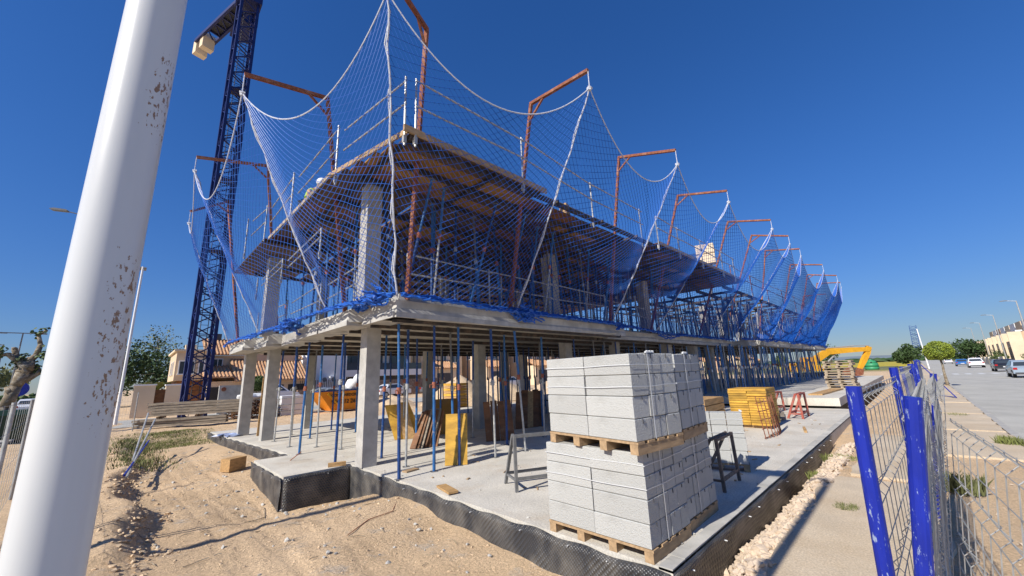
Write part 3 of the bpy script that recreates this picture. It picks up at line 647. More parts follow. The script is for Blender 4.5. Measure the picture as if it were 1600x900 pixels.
net('R7','R6', (31.5,4.3,T1), (25.5,4.35,T1), 1.7, 'safety net between the sixth and seventh gallows, reads as a blue film', inward=IR, cell=.07, rad=.012)
net('R8','R7', (37,4.2,T1), (31.5,4.25,T1), 1.6, 'safety net between the seventh and eighth gallows near the far end', inward=IR, cell=.07, rad=.013)
net('R9','R8', (44.5,4.1,T1), (37,4.2,T1), 1.6, 'last safety net on the street side with the bright blue end edge', inward=IR, cell=.07, rad=.014)
net('R10','R9', (44.9,9,T1), (44.5,4.1,T1), 1.0, 'end safety net turned across the far gable', inward=(-1,0), cell=.07, rad=.013, vrope=False)
net('L1','C', (-.75,6.9,T1), (-.3,4.65,T1), 1.35, 'safety net panel left of the corner in front of the first left gallows', inward=(.9,.1))
net('L2','L1', (-.95,12.1,T1), (-.72,6.9,T1), 1.55, 'safety net panel on the left side between its two long gallows', inward=IL, cell=.09)
net('L3','L2', (-1.2,15.6,T1), (-1.0,12.1,T1), 1.0, 'rear left safety net hanging in front of the crane mast', inward=IL, cell=.11, rad=.006)
# knot of bundled net at the slab edge
for n, (c, lab) in enumerate((((3.1,4.66,3.2), 'balled up blue netting on the slab edge right of the corner'), ((-.45,5.35,3.28), 'long roll of gathered blue netting over the left slab edge'), ((-.85,9.3,3.2), 'roll of gathered blue netting between the two left columns'))):
    g = MB(); rr = random.Random(n)
    L_ = (.55,1.3,1.2)[n]; ax = Vector((1,0,0)) if n == 0 else Vector((.1,1,0))
    for k in range(46):
        p = Vector(c)+ax*rr.uniform(-L_, L_)*.5+Vector((rr.gauss(0,.05), rr.gauss(0,.05), rr.gauss(0,.06))); pts = [p]
        for q in range(5): pts.append(pts[-1]+Vector((rr.uniform(-.1,.1), rr.uniform(-.07,.07), rr.uniform(-.07,.07)))+ax*rr.uniform(-.05,.12))
        g.path(pts, .02, 4)
    one('net_bundle', g, 'net', lab, 'net bundle', 'balls of spare netting on the slab edge')
# guard rails on the roof deck and on the first floor
def rails(pts, z, h, label, name='guard_rail', sp=None, mp='galv'):
    t = thing(name, label, 'guard rail', (*pts[0], z))
    for p in pts:
        MB().tube((*p, z-.25), (*p, z+h), .022, 6).build('rail_post', mp, t)
        MB().box(p[0]-.028,p[1]-.025,z-.2,p[0]+.028,p[1]+.04,z-.06).build('clamp', 'galv', t)
    for a, b in zip(pts, pts[1:]):
        for k in (1, .55):
            j = rng.uniform(-.05,.05); MB().tube((a[0]*1.0-.0, a[1]-.03, z+h*k*.93+j), (b[0]+.12, b[1]-.03, z+h*k*.93-j*.6), .019, 6).build('rail', 'galv' if k == 1 else mp, t)
    return t
rails([(-.55,3.62),(2.2,3.62),(5.3,3.85),(8.2,3.85)], Z2, 1.15, 'scaffold tube guard rail on the street side of the timber deck, near the corner')
rails([(8.9,3.62),(10.6,3.6),(12.9,3.6),(15.4,3.6),(17.1,3.6)], Z2, 1.0, 'scaffold tube guard rail on the street side of the timber deck, farther along')
rails([(-.72,3.7),(-1.1,5.9),(-1.24,8.6),(-1.28,11.2),(-1.5,12.7)], Z2, 1.15, 'scaffold tube guard rail along the left edge of the timber deck')
rails([(17.6,3.9),(21,3.9),(24.5,3.9),(28,3.8),(32,3.8),(36,3.8),(40,3.8),(44,3.8)], 5.75, 1.0, 'guard rail along the bare beams over the far bays', mp='rust')
rails([(-.9,3.2+4),(-.95,10.2),(-1.0,13.0)], T1+1.5, .5, 'loose scaffold tubes tied across the left face of the upper floor')
rails([(.3,5.35),(2.6,5.35),(5.0,5.4),(8.0,5.4)], T1+.2, .95, 'guard rail between the props at the front of the upper floor')
rails([(-.2,6.0),(-.25,9.0),(-.3,12.0),(-.5,15.0)], T1+.2, .95, 'guard rail between the props along the left of the upper floor')
rails([(24.5,4.9),(28,4.8),(32,4.7),(36,4.7),(40,4.6),(44,4.6)], T1+.1, .95, 'guard rail at the far end of the upper floor')
rails([(.5,8.5),(4,8.6),(8,8.5),(12,8.6),(16,8.5)], T1+.5, 1.0, 'scaffold tube bracing across the middle of the upper floor')
rails([(9.0,6.0),(12.0,6.0),(15.5,6.0),(19.0,6.0),(22.0,6.0)], T1+.2, .95, 'guard rail at the middle of the upper floor')
# ---------------------------------------------------------------- membrane
def membrane(name, path, z0, label, nrm):
    """path: list of (x, y); sheet a few cm outside the slab edge with a curled top"""
    mb = MB(); pts = []; tot = 0
    for a, b in zip(path, path[1:]):
        n = max(2, int(math.dist(a, b)/.08))
        for i in range(n): pts.append((lerp(a[0],b[0],i/n), lerp(a[1],b[1],i/n)))
    pts.append(path[-1]); nz_ = 9
    for i, (x, y) in enumerate(pts):
        wv = noise.noise(Vector((x*1.6, y*1.6, 1)))
        zt = -.015+.02*wv+.012*math.sin(i*.7)
        for j in range(nz_+1):
            v = j/nz_; z = lerp(zt, z0, v); o = .02+.03*max(0, noise.noise(Vector((x*2.2, y*2.2, z*2))))+(.018 if j == 0 else 0)
            mb.v.append((x+nrm[0]*o, y+nrm[1]*o, z))
    k = nz_+1
    for i in range(len(pts)-1):
        for j in range(nz_): mb.f.append((i*k+j, i*k+j+1, (i+1)*k+j+1, (i+1)*k+j)); mb.m.append(0)
    o = one(name, mb, 'membrane', label, 'membrane', smooth=True)
    sm = o.modifiers.new('solid', 'SOLIDIFY'); sm.thickness = .008
    # fixing nails with white washers
    t = MB()
    for i in range(4, len(pts)-1, 9):
        i = min(len(pts)-1, i+rng.randrange(5)); x, y = pts[i]; zf = -.06-.03*rng.random(); t.tube((x+nrm[0]*.03, y+nrm[1]*.03, zf), (x+nrm[0]*.066, y+nrm[1]*.066, zf), .0065, 6)
    f = t.build('fixing_nail', 'strap', None); f.parent = o
    return o
membrane('dimpled_membrane', [(0,0),(0,7.03)], -.9, 'long black dimpled membrane on the slab side facing the sand', (-1,0))
membrane('dimpled_membrane', [(-.02,0),(9,0)], -.7, 'black dimpled membrane on the slab side above the white gravel', (0,-1))
membrane('dimpled_membrane', [(-.02,7.02),(-1.3,7.02)], -.9, 'shaded black membrane on the front of the small slab tab', (0,-1))
membrane('dimpled_membrane', [(-1.32,7.02),(-1.32,9.55)], -.8, 'black membrane on the left side of the small slab tab', (-1,0))
membrane('dimpled_membrane', [(-.52,9.6),(-.7,12.2),(-.95,15.4),(-1.14,18.2)], -.8, 'black membrane along the rear left slab edge, bulging outward', (-1,.05))
# ---------------------------------------------------------------- block pallets
def pallet_mb(w, d, h=.115):
    """returns list of (part, MB): boards and bearers, origin at corner"""
    out = []
    for i in range(3):
        x = i*(d-.09)/2; out.append(('bearer', MB().box(x, 0, .02, x+.09, w, h-.022)))
    for i in range(6):
        y = i*(w-.1)/5; out.append(('deck_board', MB().box(-.004, y, h-.021, d+.004, y+.1, h)))
    for i in range(3):
        x = i*(d-.09)/2; out.append(('base_board', MB().box(x-.003, -.003, 0, x+.093, w+.003, .019)))
    return out
def block_stack(x, y, z, rz, w, d, ncol, lab, plab, courses=4, ch=.21, seed=1, vcols=2, group='pallets of white aerated blocks'):
    rr = random.Random(seed); T = Matrix.Rotation(rz, 4, 'Z')
    p = thing('wooden_pallet', plab, 'pallet', (x,y,z), 'pallets under the white blocks', rz, local=True)
    # bearers run along x (depth); short feet visible on the -x face
    hh = .115
    for i in range(4):
        yy = i*(w-.09)/3; MB().box(.0, yy, 0, d, yy+.09, hh-.024).build('bearer', 'pallet', p)
    for i in range(5):
        xx = i*(d-.11)/4; MB().box(xx, -.006, hh-.022, xx+.11, w+.006, hh).build('deck_board', 'pallet', p)
    s = thing('block_stack', lab, 'block stack', (x,y,z+hh+.002), group, rz, local=True)
    bw, bd = w/vcols, d/ncol; mesh = {}
    def bm_(w_, d_, kk):
        mb = MB(); e = .009
        x0, y0, x1, y1, c_ = e*.5, e*.5, d_-e*.5, w_-e*.5, .007; hh_ = ch-.004
        vs_ = []
        for z_, q_ in ((0,c_),(c_,0),(hh_-c_,0),(hh_,c_)): vs_ += [(x0+q_,y0+q_,z_),(x1-q_,y0+q_,z_),(x1-q_,y1-q_,z_),(x0+q_,y1-q_,z_)]
        mb.add(vs_, [(3,2,1,0),(12,13,14,15)]+[(l*4+i_, l*4+(i_+1)%4, l*4+4+(i_+1)%4, l*4+4+i_) for l in range(3) for i_ in range(4)])
        return mb.mesh('block', 'block')
    vs = [bm_(bw, bd, k) for k in range(2)]
    for c in range(courses):
        for i in range(ncol):
            for j in range(vcols):
                if i not in (0, ncol-1) and j not in (0, vcols-1) and c < courses-1: continue
                o = bpy.data.objects.new('block', vs[0]); C.objects.link(o); o.parent = s
                o.location = (i*bd+rr.uniform(-.006,.004), j*bw+rr.uniform(-.005,.005), c*ch)
                o.rotation_euler.z = rr.uniform(-.007,.007)
    # saw notches seen on the end faces, and plastic straps
    nb = MB()
    for c in range(courses):
        for i in range(ncol):
            xx = (i+.5)*bd+rr.uniform(-.03,.03); l = rr.uniform(.025,.06)
            nb.box(xx, -.0035, (c+1)*ch-l, xx+.006, .004, (c+1)*ch-.006)
    nb.build('saw_notch', 'darkgrey', s)['kind'] = 'stuff'
    Ht = courses*ch
    for k, zz in enumerate((Ht-.115, Ht-.33)):
        m = MB(); a = .0065
        n = 10
        def seg(p0, p1, nrm):
            for q in range(n):
                u0, u1 = q/n, (q+1)/n; wv0, wv1 = .004*math.sin(u0*9+k), .004*math.sin(u1*9+k)
                P0, P1 = Vector(p0).lerp(Vector(p1), u0), Vector(p0).lerp(Vector(p1), u1); N_ = Vector(nrm)*.0016
                P0.z += wv0; P1.z += wv1
                m.add([P0-Vector((0,0,.004)), P1-Vector((0,0,.004)), P1+Vector((0,0,.004)), P0+Vector((0,0,.004)), P0-Vector((0,0,.004))+N_, P1-Vector((0,0,.004))+N_, P1+Vector((0,0,.004))+N_, P0+Vector((0,0,.004))+N_], [(0,3,2,1),(4,5,6,7),(0,1,5,4),(1,2,6,5),(2,3,7,6),(3,0,4,7)])
        o_ = a
        seg((-o_, -o_, zz), (-o_, w+o_, zz), (-1,0,0)); seg((-o_, -o_, zz), (d+o_, -o_, zz), (0,-1,0)); seg((d+o_, -o_, zz), (d+o_, w+o_, zz), (1,0,0)); seg((-o_, w+o_, zz), (d+o_, w+o_, zz), (0,1,0))
        m.build('strap', 'strap', s)
    m = MB(); m.box(d*.37, -.0095, 0, d*.37+.014, -.0075, Ht+.002); m.box(d*.37, -.0095, Ht+.002, d*.37+.014, w+.008, Ht+.004)
    for q in range(6): m.box(d*.37-.01+q*.03, -.012+q*.004, Ht+.003, d*.37+.01+q*.03, .01+q*.004, Ht+.018+.01*(q%2))
    m.build('strap', 'strap', s)
    return s
H1 = .115+.84+.004
block_stack(.0, .17, 0, 0, 1.25, .86, 4, 'lower front stack of white blocks carrying another pallet, at the slab corner', 'lower front pallet of pale wood standing on the slab', seed=1)
block_stack(.93, .2, 0, R(1.5), 1.22, .9, 4, 'lower rear stack of blocks, in shade behind the lower front stack', 'lower rear pallet of pale wood hidden behind the front one', seed=2)
block_stack(-.13, .14, H1, R(-7), 1.22, .80, 3, 'upper front stack of white blocks, turned slightly and in full sun', 'upper front pallet of pale wood lying on the lower blocks', seed=3)
block_stack(.86, .12, H1, R(2), 1.15, .8, 3, 'upper rear stack of blocks half hidden behind the upper front stack', 'upper rear pallet resting on the shaded blocks', seed=4)
block_stack(4.0, .43, 0, R(18), 1.25, .28, 1, 'single low stack of white blocks behind the rusty trestle', 'single pallet under the low stack of blocks', seed=5, courses=4, vcols=5)
# ---------------------------------------------------------------- trestles
def trestle(loc, rz, w, h, spread, m, label, diag=False, th=.035):
    t = thing('steel_trestle', label, 'trestle', loc, 'folding steel trestles', rz, local=True)
    for s in (-1, 1):
        f0 = -.02 if s < 0 else spread*2.4; f1 = 0 if s < 0 else .07
        for x_ in (0, w): MB().bar((x_, f0, 0), (x_, f1, h), th, th).build('leg', m, t)
        for k_ in (.22, .97): MB().bar((0, lerp(f0,f1,k_), h*k_), (w, lerp(f0,f1,k_), h*k_), th*.9, th*.9).build('crossbar', m, t)
    MB().bar((0,.0,h*.2),(0,spread*2.0,h*.2),th*.7,th*.7).build('brace', m, t)
    MB().bar((w,.0,h*.2),(w,spread*2.0,h*.2),th*.7,th*.7).build('brace', m, t)
    return t
trestle((2.62,.42,0), R(2), .76, .72, .2, 'rustgrey', 'rusty grey trestle standing right of the tall block pallets', th=.042)
trestle((.80,2.78,0), R(-25), .8, .82, .22, 'galvdark', 'dull steel trestle left of the tall block pallets', th=.045)
trestle((13.6,2.1,0), R(-3), .95, .72, .16, 'redpaint', 'red trestle nearest the yellow timber stack', th=.06)
trestle((12.0,1.05,0), R(0), .95, .78, .16, 'redpaint', 'red trestle farther to the right of the timber stack', th=.06)
t = thing('plank_pile', 'low pile of grey planks lying between the two red trestles', 'plank pile', (12,1.6,0))
for i in range(9):
    T = Matrix.Translation((11.3+random.random()*.4, 1.35+random.random()*.5, .03+.045*(i//2)))@Matrix.Rotation(R(15+random.uniform(-10,10)),4,'Z')
    MB().box(0,0,-.02,1.9,.12,.02,T).build('plank', 'greywood', t)
# yellow timber panel stack
t = thing('panel_stack', 'tall neat stack of yellow formwork panels on bearers beside the red trestles', 'panel stack', (9.2,1.25,0))
for k in range(15):
    for j in range(2):
        z = .09+k*.067; jx, jy = random.uniform(-.02,.02), random.uniform(-.012,.012)
        MB().box(9.2+jx, 1.26+j*.5+jy, z, 10.2+jx, 1.26+j*.5+.49+jy, z+.058).build('formwork_panel', 'woodyellow', t)
for x in (9.3, 10.0): MB().box(x,1.3,0,x+.09,2.2,.088).build('bearer', 'pallet', t)
t = thing('panel_stack', 'low stack of pale timber panels behind the single block pallet', 'panel stack', (6.6,1.9,0))
for k in range(5):
    MB().box(6.9+random.uniform(-.02,.02), 2.1, .1+k*.17, 8.3, 3.3+random.uniform(-.05,.05), .1+k*.17+.15).build('timber_panel', 'woodnew', t)
MB().box(6.95,2.2,0,8.2,3.2,.1).build('bearer', 'pallet', t)
# rebar mesh leaning by the timber
t = thing('rebar_mesh', 'rusty bent rebar mesh standing in front of the yellow timber stack', 'rebar mesh', (7.5,1.0,0))
for i in range(9):
    x = 7.5+i*.19; MB().path([(x, 1.02-.1*math.sin(i*.4), .0), (x, 1.1-.1*math.sin(i*.4), .9+.1*random.random())], .011, 5).build('rebar', 'rust', t)
for k in range(5): MB().path([(7.45, 1.03+k*.02, .03+k*.2), (8.3, .95+k*.02, .03+k*.2), (9.05, 1.03+k*.02, .05+k*.2)], .011, 5).build('rebar', 'rust', t)
# pallet stack on the raised slab
t0 = None
for k in range(11):
    z = .38+k*.13; t = thing('wooden_pallet', 'empty weathered pallet in the stack of eleven on the raised slab', 'pallet', (23.0+random.uniform(-.06,.06),-.35+random.uniform(-.05,.05)+.9,z), 'empty pallets stacked on the raised slab', R(random.uniform(-4,4)), local=True)
    if t0 is None:
        t0 = t
        for i in range(3): MB().box(0, i*.53, .03, 1.0, i*.53+.12, .105).build('bearer', 'palletgrey', t)
        for i in range(5): MB().box(i*.22, -.02, .106, i*.22+.12, 1.2, .125).build('deck_board', 'palletgrey', t)
        for i in range(3): MB().box(i*.44, -.02, .0, i*.44+.12, 1.2, .029).build('base_board', 'palletgrey', t)
        ch0 = [o for o in C.objects if o.parent == t]
    else:
        for c in ch0:
            c2 = c.copy(); C.objects.link(c2); c2.parent = t
# ---------------------------------------------------------------- leaning boards
def board(a, b, w, th, m, label, group=None, facing=(1,0,0)):
    mb = MB(); mb.bar(a, b, w, th, facing); return one('formwork_board', mb, m, label, 'board', group)
BY = [((.75,1.0),)]
def leaning(p0, p1, h, dz, th, m, label, group=None):
    """board with its foot from p0 to p1 on the slab, top shifted by dz (x, y)"""
    a, b = Vector((*p0, .003)), Vector((*p1, .003)); d = (b-a).normalized(); up = Vector((dz[0], dz[1], h)); n = d.cross(up).normalized()*th
    vs = [a, b, b+n, a+n, a+up, b+up, b+up+n, a+up+n]
    o = bpy.data.objects.new('formwork_board', MB().add(vs, [(0,3,2,1),(4,5,6,7),(0,1,5,4),(1,2,6,5),(2,3,7,6),(3,0,4,7)]).mesh('formwork_board', m)); C.objects.link(o)
    tag(o, label, 'board', group); return o
leaning((1.15,5.2),(1.35,5.035),.98,(.12,.14),.027,'woodyellow','left half of the wide yellow formwork panel leaning by the blue prop')
leaning((1.353,5.03),(1.50,4.91),.98,(.12,.14),.027,'woodyellow','right half of the wide yellow formwork panel leaning by the blue prop')
leaning((2.2,9.35),(2.5,9.22),1.0,(-.25,.2),.03,'woodyellow','leftmost of the three narrow boards leaning behind the front column')
leaning((2.42,9.2),(2.74,9.05),1.0,(-.22,.25),.03,'woodnew','middle one of the three narrow boards leaning behind the front column')
leaning((2.85,9.3),(3.08,9.2),1.05,(-.42,.2),.03,'woodyellow','rightmost thin board leaning behind the front column')
for k in range(7):
    leaning((1.70+k*.09,7.55-k*.03),(1.78+k*.09,7.42-k*.03),.86+.03*(k%3),(.42-.02*k,.12),.035,'greywood' if k in (2,5) else 'wooddark','dark red-brown board in the fan of boards leaning left of the yellow panel','fan of dark boards left of the yellow panel')
leaning((3.5,9.0),(4.2,8.7),1.05,(.05,.35),.03,'deckyellow','large ochre panel leaning in the shade behind the yellow panel')
for k in range(4):
    leaning((3.5+k*.17,6.68-k*.11),(3.655+k*.17,6.58-k*.11),1.02+.02*(k%2),(.12,.25),.03,'wooddark','dark brown board in the row leaning against an inner column','row of dark boards leaning against an inner column')
for k in range(5):
    leaning((5.6+k*.22,7.7-.05*k),(5.8+k*.22,7.6-.05*k),1.15+.05*(k%2),(.35,.25),.035,'wooddark' if k != 2 else 'woodnew','dark board in the row leaning left of the white block stacks','row of dark boards left of the block stacks')
board((-.1,14.75,.0),(-.05,14.85,2.0),.05,.25,'woodnew','pale board standing upright between the two left columns')
# scraps on the slab
def scrap(x, y, z, l, w, h, rz, m, lab, cat='offcut'):
    T = Matrix.Translation((x,y,z))@Matrix.Rotation(R(rz),4,'Z'); return one('timber_offcut', MB().box(0,0,0,l,w,h,T), m, lab, cat)
scrap(.02,3.45,.02,.16,.5,.03,-12,'woodnew','pale board offcut lying on the slab in front of the props')
scrap(-.45,6.75+.4,.004,.35,.12,.07,-20,'woodnew','pale timber block lying beside the front concrete column')
scrap(-1.6,10.6,-.35,.45,.3,.3,30,'woodnew','pale timber chock wedged in the sand by the slab tab')
scrap(.35,5.3,.004,.3,.14,.025,10,'pallet','small board scrap beside the leaning front prop')
scrap(9.0,.45,.004,.8,.06,.05,12,'woodnew','thin timber batten lying near the slab edge')
scrap(17.5,1.2,.384,4.5,.5,.06,-3,'woodnew','long thin planks lying on the raised slab by its step')
# ---------------------------------------------------------------- gravel, clods, plants
def stones(name, n, fn, m, label, cat, r0, r1, seed):
    rr = random.Random(seed); g = MB()
    for i in range(n):
        x, y, z = fn(rr); r = rr.uniform(r0, r1); g.blob((x,y,z+r*.3), r, seed*1000+i, .5, 0, (rr.uniform(.8,1.3), rr.uniform(.8,1.3), rr.uniform(.6,.9)))
    return one(name, g, m, label, cat, kind='stuff')
def trench(rr):
    x = rr.uniform(-.2, 8.2)**1; y = rr.uniform(-.58, -.05)
    if x < 3.1 or (rr.random() < .6 and x < 4.2) or 5.0 < x < 5.6 or 6.3 < x < 7.4: pass
    else: y = rr.uniform(-.6,-.3)
    h = -.44+.36*sst(.0,-.5,y)+.1*noise.noise(Vector((x*2,y*3,0)))
    return x, y, h+rr.uniform(0,.05)
stones('gravel', 4200, trench, 'gravel', 'pale limestone gravel piled in the trench along the slab', 'gravel', .018, .05, 3)
def cl(rr):
    y = rr.uniform(1.5,16); e = -3.45+.12*math.sin(y*1.1)+.08*math.sin(y*2.7); x = rr.gauss(e+.12,.16); return x, y, gz(x,y)
stones('sand_clods', 700, cl, 'sandclod', 'clods of dug earth along the cut edge of the pavement', 'clods', .01, .038, 4)
def cl2(rr):
    x = rr.uniform(-3.4,-.1); y = rr.uniform(.3,14); return x, y, gz(x,y)-.005
stones('pebbles', 1500, cl2, 'sandclod', 'pebbles and crumbs scattered over the sand beside the slab', 'pebbles', .004, .018, 5)
def cl3(rr):
    x = rr.uniform(-1,30); y = rr.uniform(-2.95,-.7); return x, y, gz(x,y)+.01
stones('grit', 900, cl3, 'gravel', 'grit scattered over the pavement and verge', 'grit', .005, .02, 6)
def cl4(rr):
    x = rr.uniform(0,14); y = rr.uniform(.1,9); return x, y, .0
stones('rubble_crumbs', 700, cl4, 'edge', 'crumbs of concrete scattered on the ground slab', 'crumbs', .005, .018, 8)
def weeds(x, y, z, r, n, h, m, lab, name='weed', cat='weed', seed=1, kind=None, flat=1.0):
    rr = random.Random(seed); g = MB()
    for i in range(n):
        a = rr.uniform(0, 6.28); d = r*math.sqrt(rr.random()); p = Vector((x+d*math.cos(a), y+d*math.sin(a)*flat, z)); hh = h*rr.uniform(.5,1.2)
        q = p+Vector((rr.uniform(-.6,.6)*hh, rr.uniform(-.6,.6)*hh, hh)); s_ = Vector((rr.uniform(-1,1), rr.uniform(-1,1), 0)).normalized()*hh*.05
        mid = p.lerp(q,.5)+Vector((0,0,hh*.1)); g.add([p-s_*.6, p+s_*.6, mid+s_, q, mid-s_], [(0,1,2,3,4)])
    return one(name, g, m, lab, cat, kind=kind)
weeds(5.0,-.45,-.2,.3,500,.11,'grass','low green weed spreading over the gravel in the trench',seed=1)
weeds(6.3,-.5,-.15,.3,500,.14,'grass','taller tuft of weeds at the far end of the gravel',seed=2)
weeds(2.9,-.9,-.03,.13,220,.06,'leafdry','small dusty weed on the pavement edge below the gravel',seed=3)
weeds(4.6,-1.95,-.03,.2,260,.22,'leafdry','yellow flowering weed at the foot of the mesh fence panels',seed=4)
weeds(9.4,-2.85,-.03,.22,260,.16,'grass','weed growing against the kerb at the right edge',seed=5)
weeds(15,-2.4,-.03,.25,90,.08,'grass','flat green weed patch in the pavement',seed=6)
def patch(name, n, fn, h, m, lab, seed):
    rr = random.Random(seed); g = MB()
    for i in range(n):
        x, y = fn(rr); z = gz(x,y); p = Vector((x,y,z)); hh = h*rr.uniform(.4,1.3); q = p+Vector((rr.uniform(-.5,.5)*hh, rr.uniform(-.5,.5)*hh, hh)); s_ = Vector((rr.uniform(-1,1), rr.uniform(-1,1), 0)).normalized()*hh*.1
        g.add([p-s_, p+s_, q], [(0,1,2)])
    return one(name, g, m, lab, 'grass', kind='stuff')
patch('grass', 9000, lambda r: (r.gauss(-2.2,.7), r.uniform(16.8,21.5)), .07, 'grass', 'green grass in front of the timber beam pile', 11)
patch('grass', 2500, lambda r: (r.gauss(-3.2,.3), r.uniform(12,20)), .12, 'leafdry', 'dry grass along the pavement cut on the left', 12)
rr = random.Random(41); tw = MB()
for i in range(60):
    x, y = rr.uniform(-3.3,-.3), rr.uniform(2.5,13); a = rr.uniform(0,6.28); l = rr.uniform(.06,.3); pts = []
    for q in range(4): px_, py_ = x+math.cos(a)*l*q/3, y+math.sin(a)*l*q/3; pts.append((px_, py_, gz(px_,py_)+.012+rr.uniform(0,.012))); a += rr.uniform(-.3,.3)
    tw.path(pts, rr.uniform(.002,.005), 4)
one('twigs', tw, 'bark', 'dry twigs and wire bits scattered over the sand', 'twigs', kind='stuff')
def cl5(rr): x = rr.uniform(-3.2,-.2); y = rr.uniform(2,14); return x, y, gz(x,y)
stones('mortar_chips', 160, cl5, 'edge', 'grey mortar chips scattered over the sand', 'chips', .01, .035, 15)
rr = random.Random(43); ch_ = MB()
for i in range(90):
    x, y = rr.uniform(.2,15), rr.uniform(.4,5.5); T = Matrix.Translation((x,y,.004))@Matrix.Rotation(rr.uniform(0,3.1),4,'Z'); l = rr.uniform(.03,.16); ch_.box(0,0,0,l,rr.uniform(.01,.04),rr.uniform(.006,.018),T)
one('wood_chips', ch_, 'pallet', 'splinters and chips of wood scattered on the ground slab', 'wood chips', kind='stuff')
# sticks, cables on the sand
for pts, r, m, lab in (([(-1.3,3.9),(-.9,4.15),(-.5,4.2),(.0-.1,4.75)], .006, 'rust', 'thin rusty wire lying on the sand heap'), ([(-1.9,6.6),(-1.6,6.9),(-1.5,7.4)], .006, 'bark', 'thin dry stick lying near the slab tab')):
    one('wire', MB().path([(x,y,gz(x,y)+.012) for x,y in pts], r, 5), m, lab, 'wire')
one('reinforcing_bar', MB().tube((-.75,8.7,.01),(-.6,8.45,.2),.01,6), 'rust', 'short rusty bar sticking out of the small slab tab', 'bar')
# blue plastic sheet by the left columns
g = MB()
for i in range(7): g.blob((-.9+random.uniform(-.2,.2),15.9+random.uniform(-.5,.5),.04),.16,i,.7,0,(1.3,1.3,.35))
one('plastic_sheet', g, mat('pale_blue_plastic',(.35,.42,.62),.4), 'crumpled pale blue plastic sheet at the rear left slab corner', 'plastic sheet')
# ---------------------------------------------------------------- lamp post in the foreground and others
def lamp(loc, h, r, label, group, near=False, arm=(1,0), m='white'):
    t = thing('street_lamp', label, 'street lamp', loc, group, local=True)
    mb = MB(); n = 64 if near else 10; rt = r*(.8 if near else .62); seg = 30 if near else 1
    for k in range(seg):
        z0, z1 = h*k/seg, h*(k+1)/seg
        mb.tube((0,0,z0),(0,0,z1), lerp(r,rt,k/seg), n, lerp(r,rt,(k+1)/seg), cap=(seg == 1))
    o = mb.build('pole', m, t, smooth=near)
    a = Vector((*arm,0)).normalized()
    MB().tube((0,0,h-.05), tuple(a*(.5 if near else .9)+Vector((0,0,h+.12))), rt*.6, 8).build('arm', m, t)
    hd = MB(); c = a*(.75 if near else 1.15)+Vector((0,0,h+.13)); s_ = a.cross(Vector((0,0,1)))
    prof = [(-.38,0),(-.3,.05),(.2,.07),(.38,.0),(.3,-.04),(-.3,-.04)]
    hd.extr(prof, lambda p, q: tuple(c+a*p[0]+Vector((0,0,p[1]))+s_*q), -.16, .16); hd.build('lamp_head', 'galvdark', t)
    return t
LP = lamp((-3.733,-.628,-.1), 6.1, .0605, 'large white lamp post with rust patches close in the foreground', None, True, (-.2,1), 'lamp')
for x, y, n in ((61.3,-13.2,'nearest'),(87.2,-13.4,'second'),(114.3,-13.6,'third'),(138.6,-13.7,'fourth'),(161.3,-13.8,'farthest')):
    lamp((x,y,-.05), 9.4, .1, n+' white street lamp along the far side of the road', 'street lamps across the road', False, (0,1), 'galv')
lamp((-3.95,29.2,-.1), 9.0, .08, 'slim white lamp pole just right of the foreground post, by the gate pillars', None, False, (0,1), 'white')
lamp((-6.7,30.5,-.1), 11.98, .08, 'street lamp whose flat head shows left of the foreground post', None, False, (-1,.3), 'galvdark')
lamp((-9.3,5.5,-.1), 8.2, .11, 'white street lamp left of the view whose shadow crosses the sand', None, False, (1,0), 'white')
# the double-arm mast far left
t = thing('street_lamp', 'tall grey double-arm lamp mast far away on the left', 'street lamp', (-10.9,52,-.1), None, 0, True); t.scale = (.72,.72,.67)
MB().tube((0,0,0),(0,0,10.5),.1,8,.06).build('pole','galvdark',t); MB().box(-1.6,-.1,10.5,1.6,.1,10.6).build('arm','galvdark',t); MB().box(-1.9,-.15,10.45,-1.2,.15,10.6).build('lamp_head','galvdark',t); MB().box(1.2,-.15,10.45,1.9,.15,10.6).build('lamp_head','galvdark',t)
lamp((-10.9,46,-.1), 5.6, .08, 'thin grey lamp post left of the double-arm mast', None, False, (-1,0), 'galvdark')
# ---------------------------------------------------------------- fence panels
def fence_panel(a, b, h, label, group, z0=-.03, posts=(1,1), step=.11, lean=(0,0), pr=.026, wr=.0028, bent=True, pm='fenceblue'):
    a, b = Vector((*a,z0)), Vector((*b,z0)); d = b-a; L = d.length; d.normalize(); n = Vector((-d.y, d.x, 0)); ln = Vector((*lean,0))
    t = thing('site_fence', label, 'fence', a, group)
    def P(s, z): return a+d*s+Vector((0,0,z))+ln*(z/h)
    zs = []
    z = .12
    bends = (.32*h,.62*h,.93*h) if bent else ()
    w = MB()
    # vertical wires with V bends
    s = .06
    prof = [(0.1,0)]
    for c in bends: prof += [(c-.05,0),(c,.045),(c+.05,0)]
    prof += [(h-.02,0)]
    while s < L-.04:
        pts = [P(s, z)+n*o for z, o in prof]
        for p, q in zip(pts, pts[1:]): w.tube(p, q, wr, 4, cap=False)
        s += step
    for zz in (.12,)+tuple(c+e for c in bends for e in (-.05,.05))+((h*.18,h*.47,h*.78,h-.03)):
        w.tube(P(.02,zz), P(L-.02,zz), wr*1.1, 4, cap=False)
    w.build('wire_mesh', 'galv', t)
    for k, s in ((0,0),(1,L)):
        if posts[k]: MB().tube(P(s,0), P(s,h), pr, 14).build('post', pm, t)
    return t
GF = 'site fence panels along the pavement'
fence_panel((-.72,-1.50), (1.9,-1.60), 1.64, 'near fence panel with a scuffed blue post, left one of the nearest pair', GF, posts=(1,0), pr=.036, wr=.0026, step=.21, lean=(0,-.065))
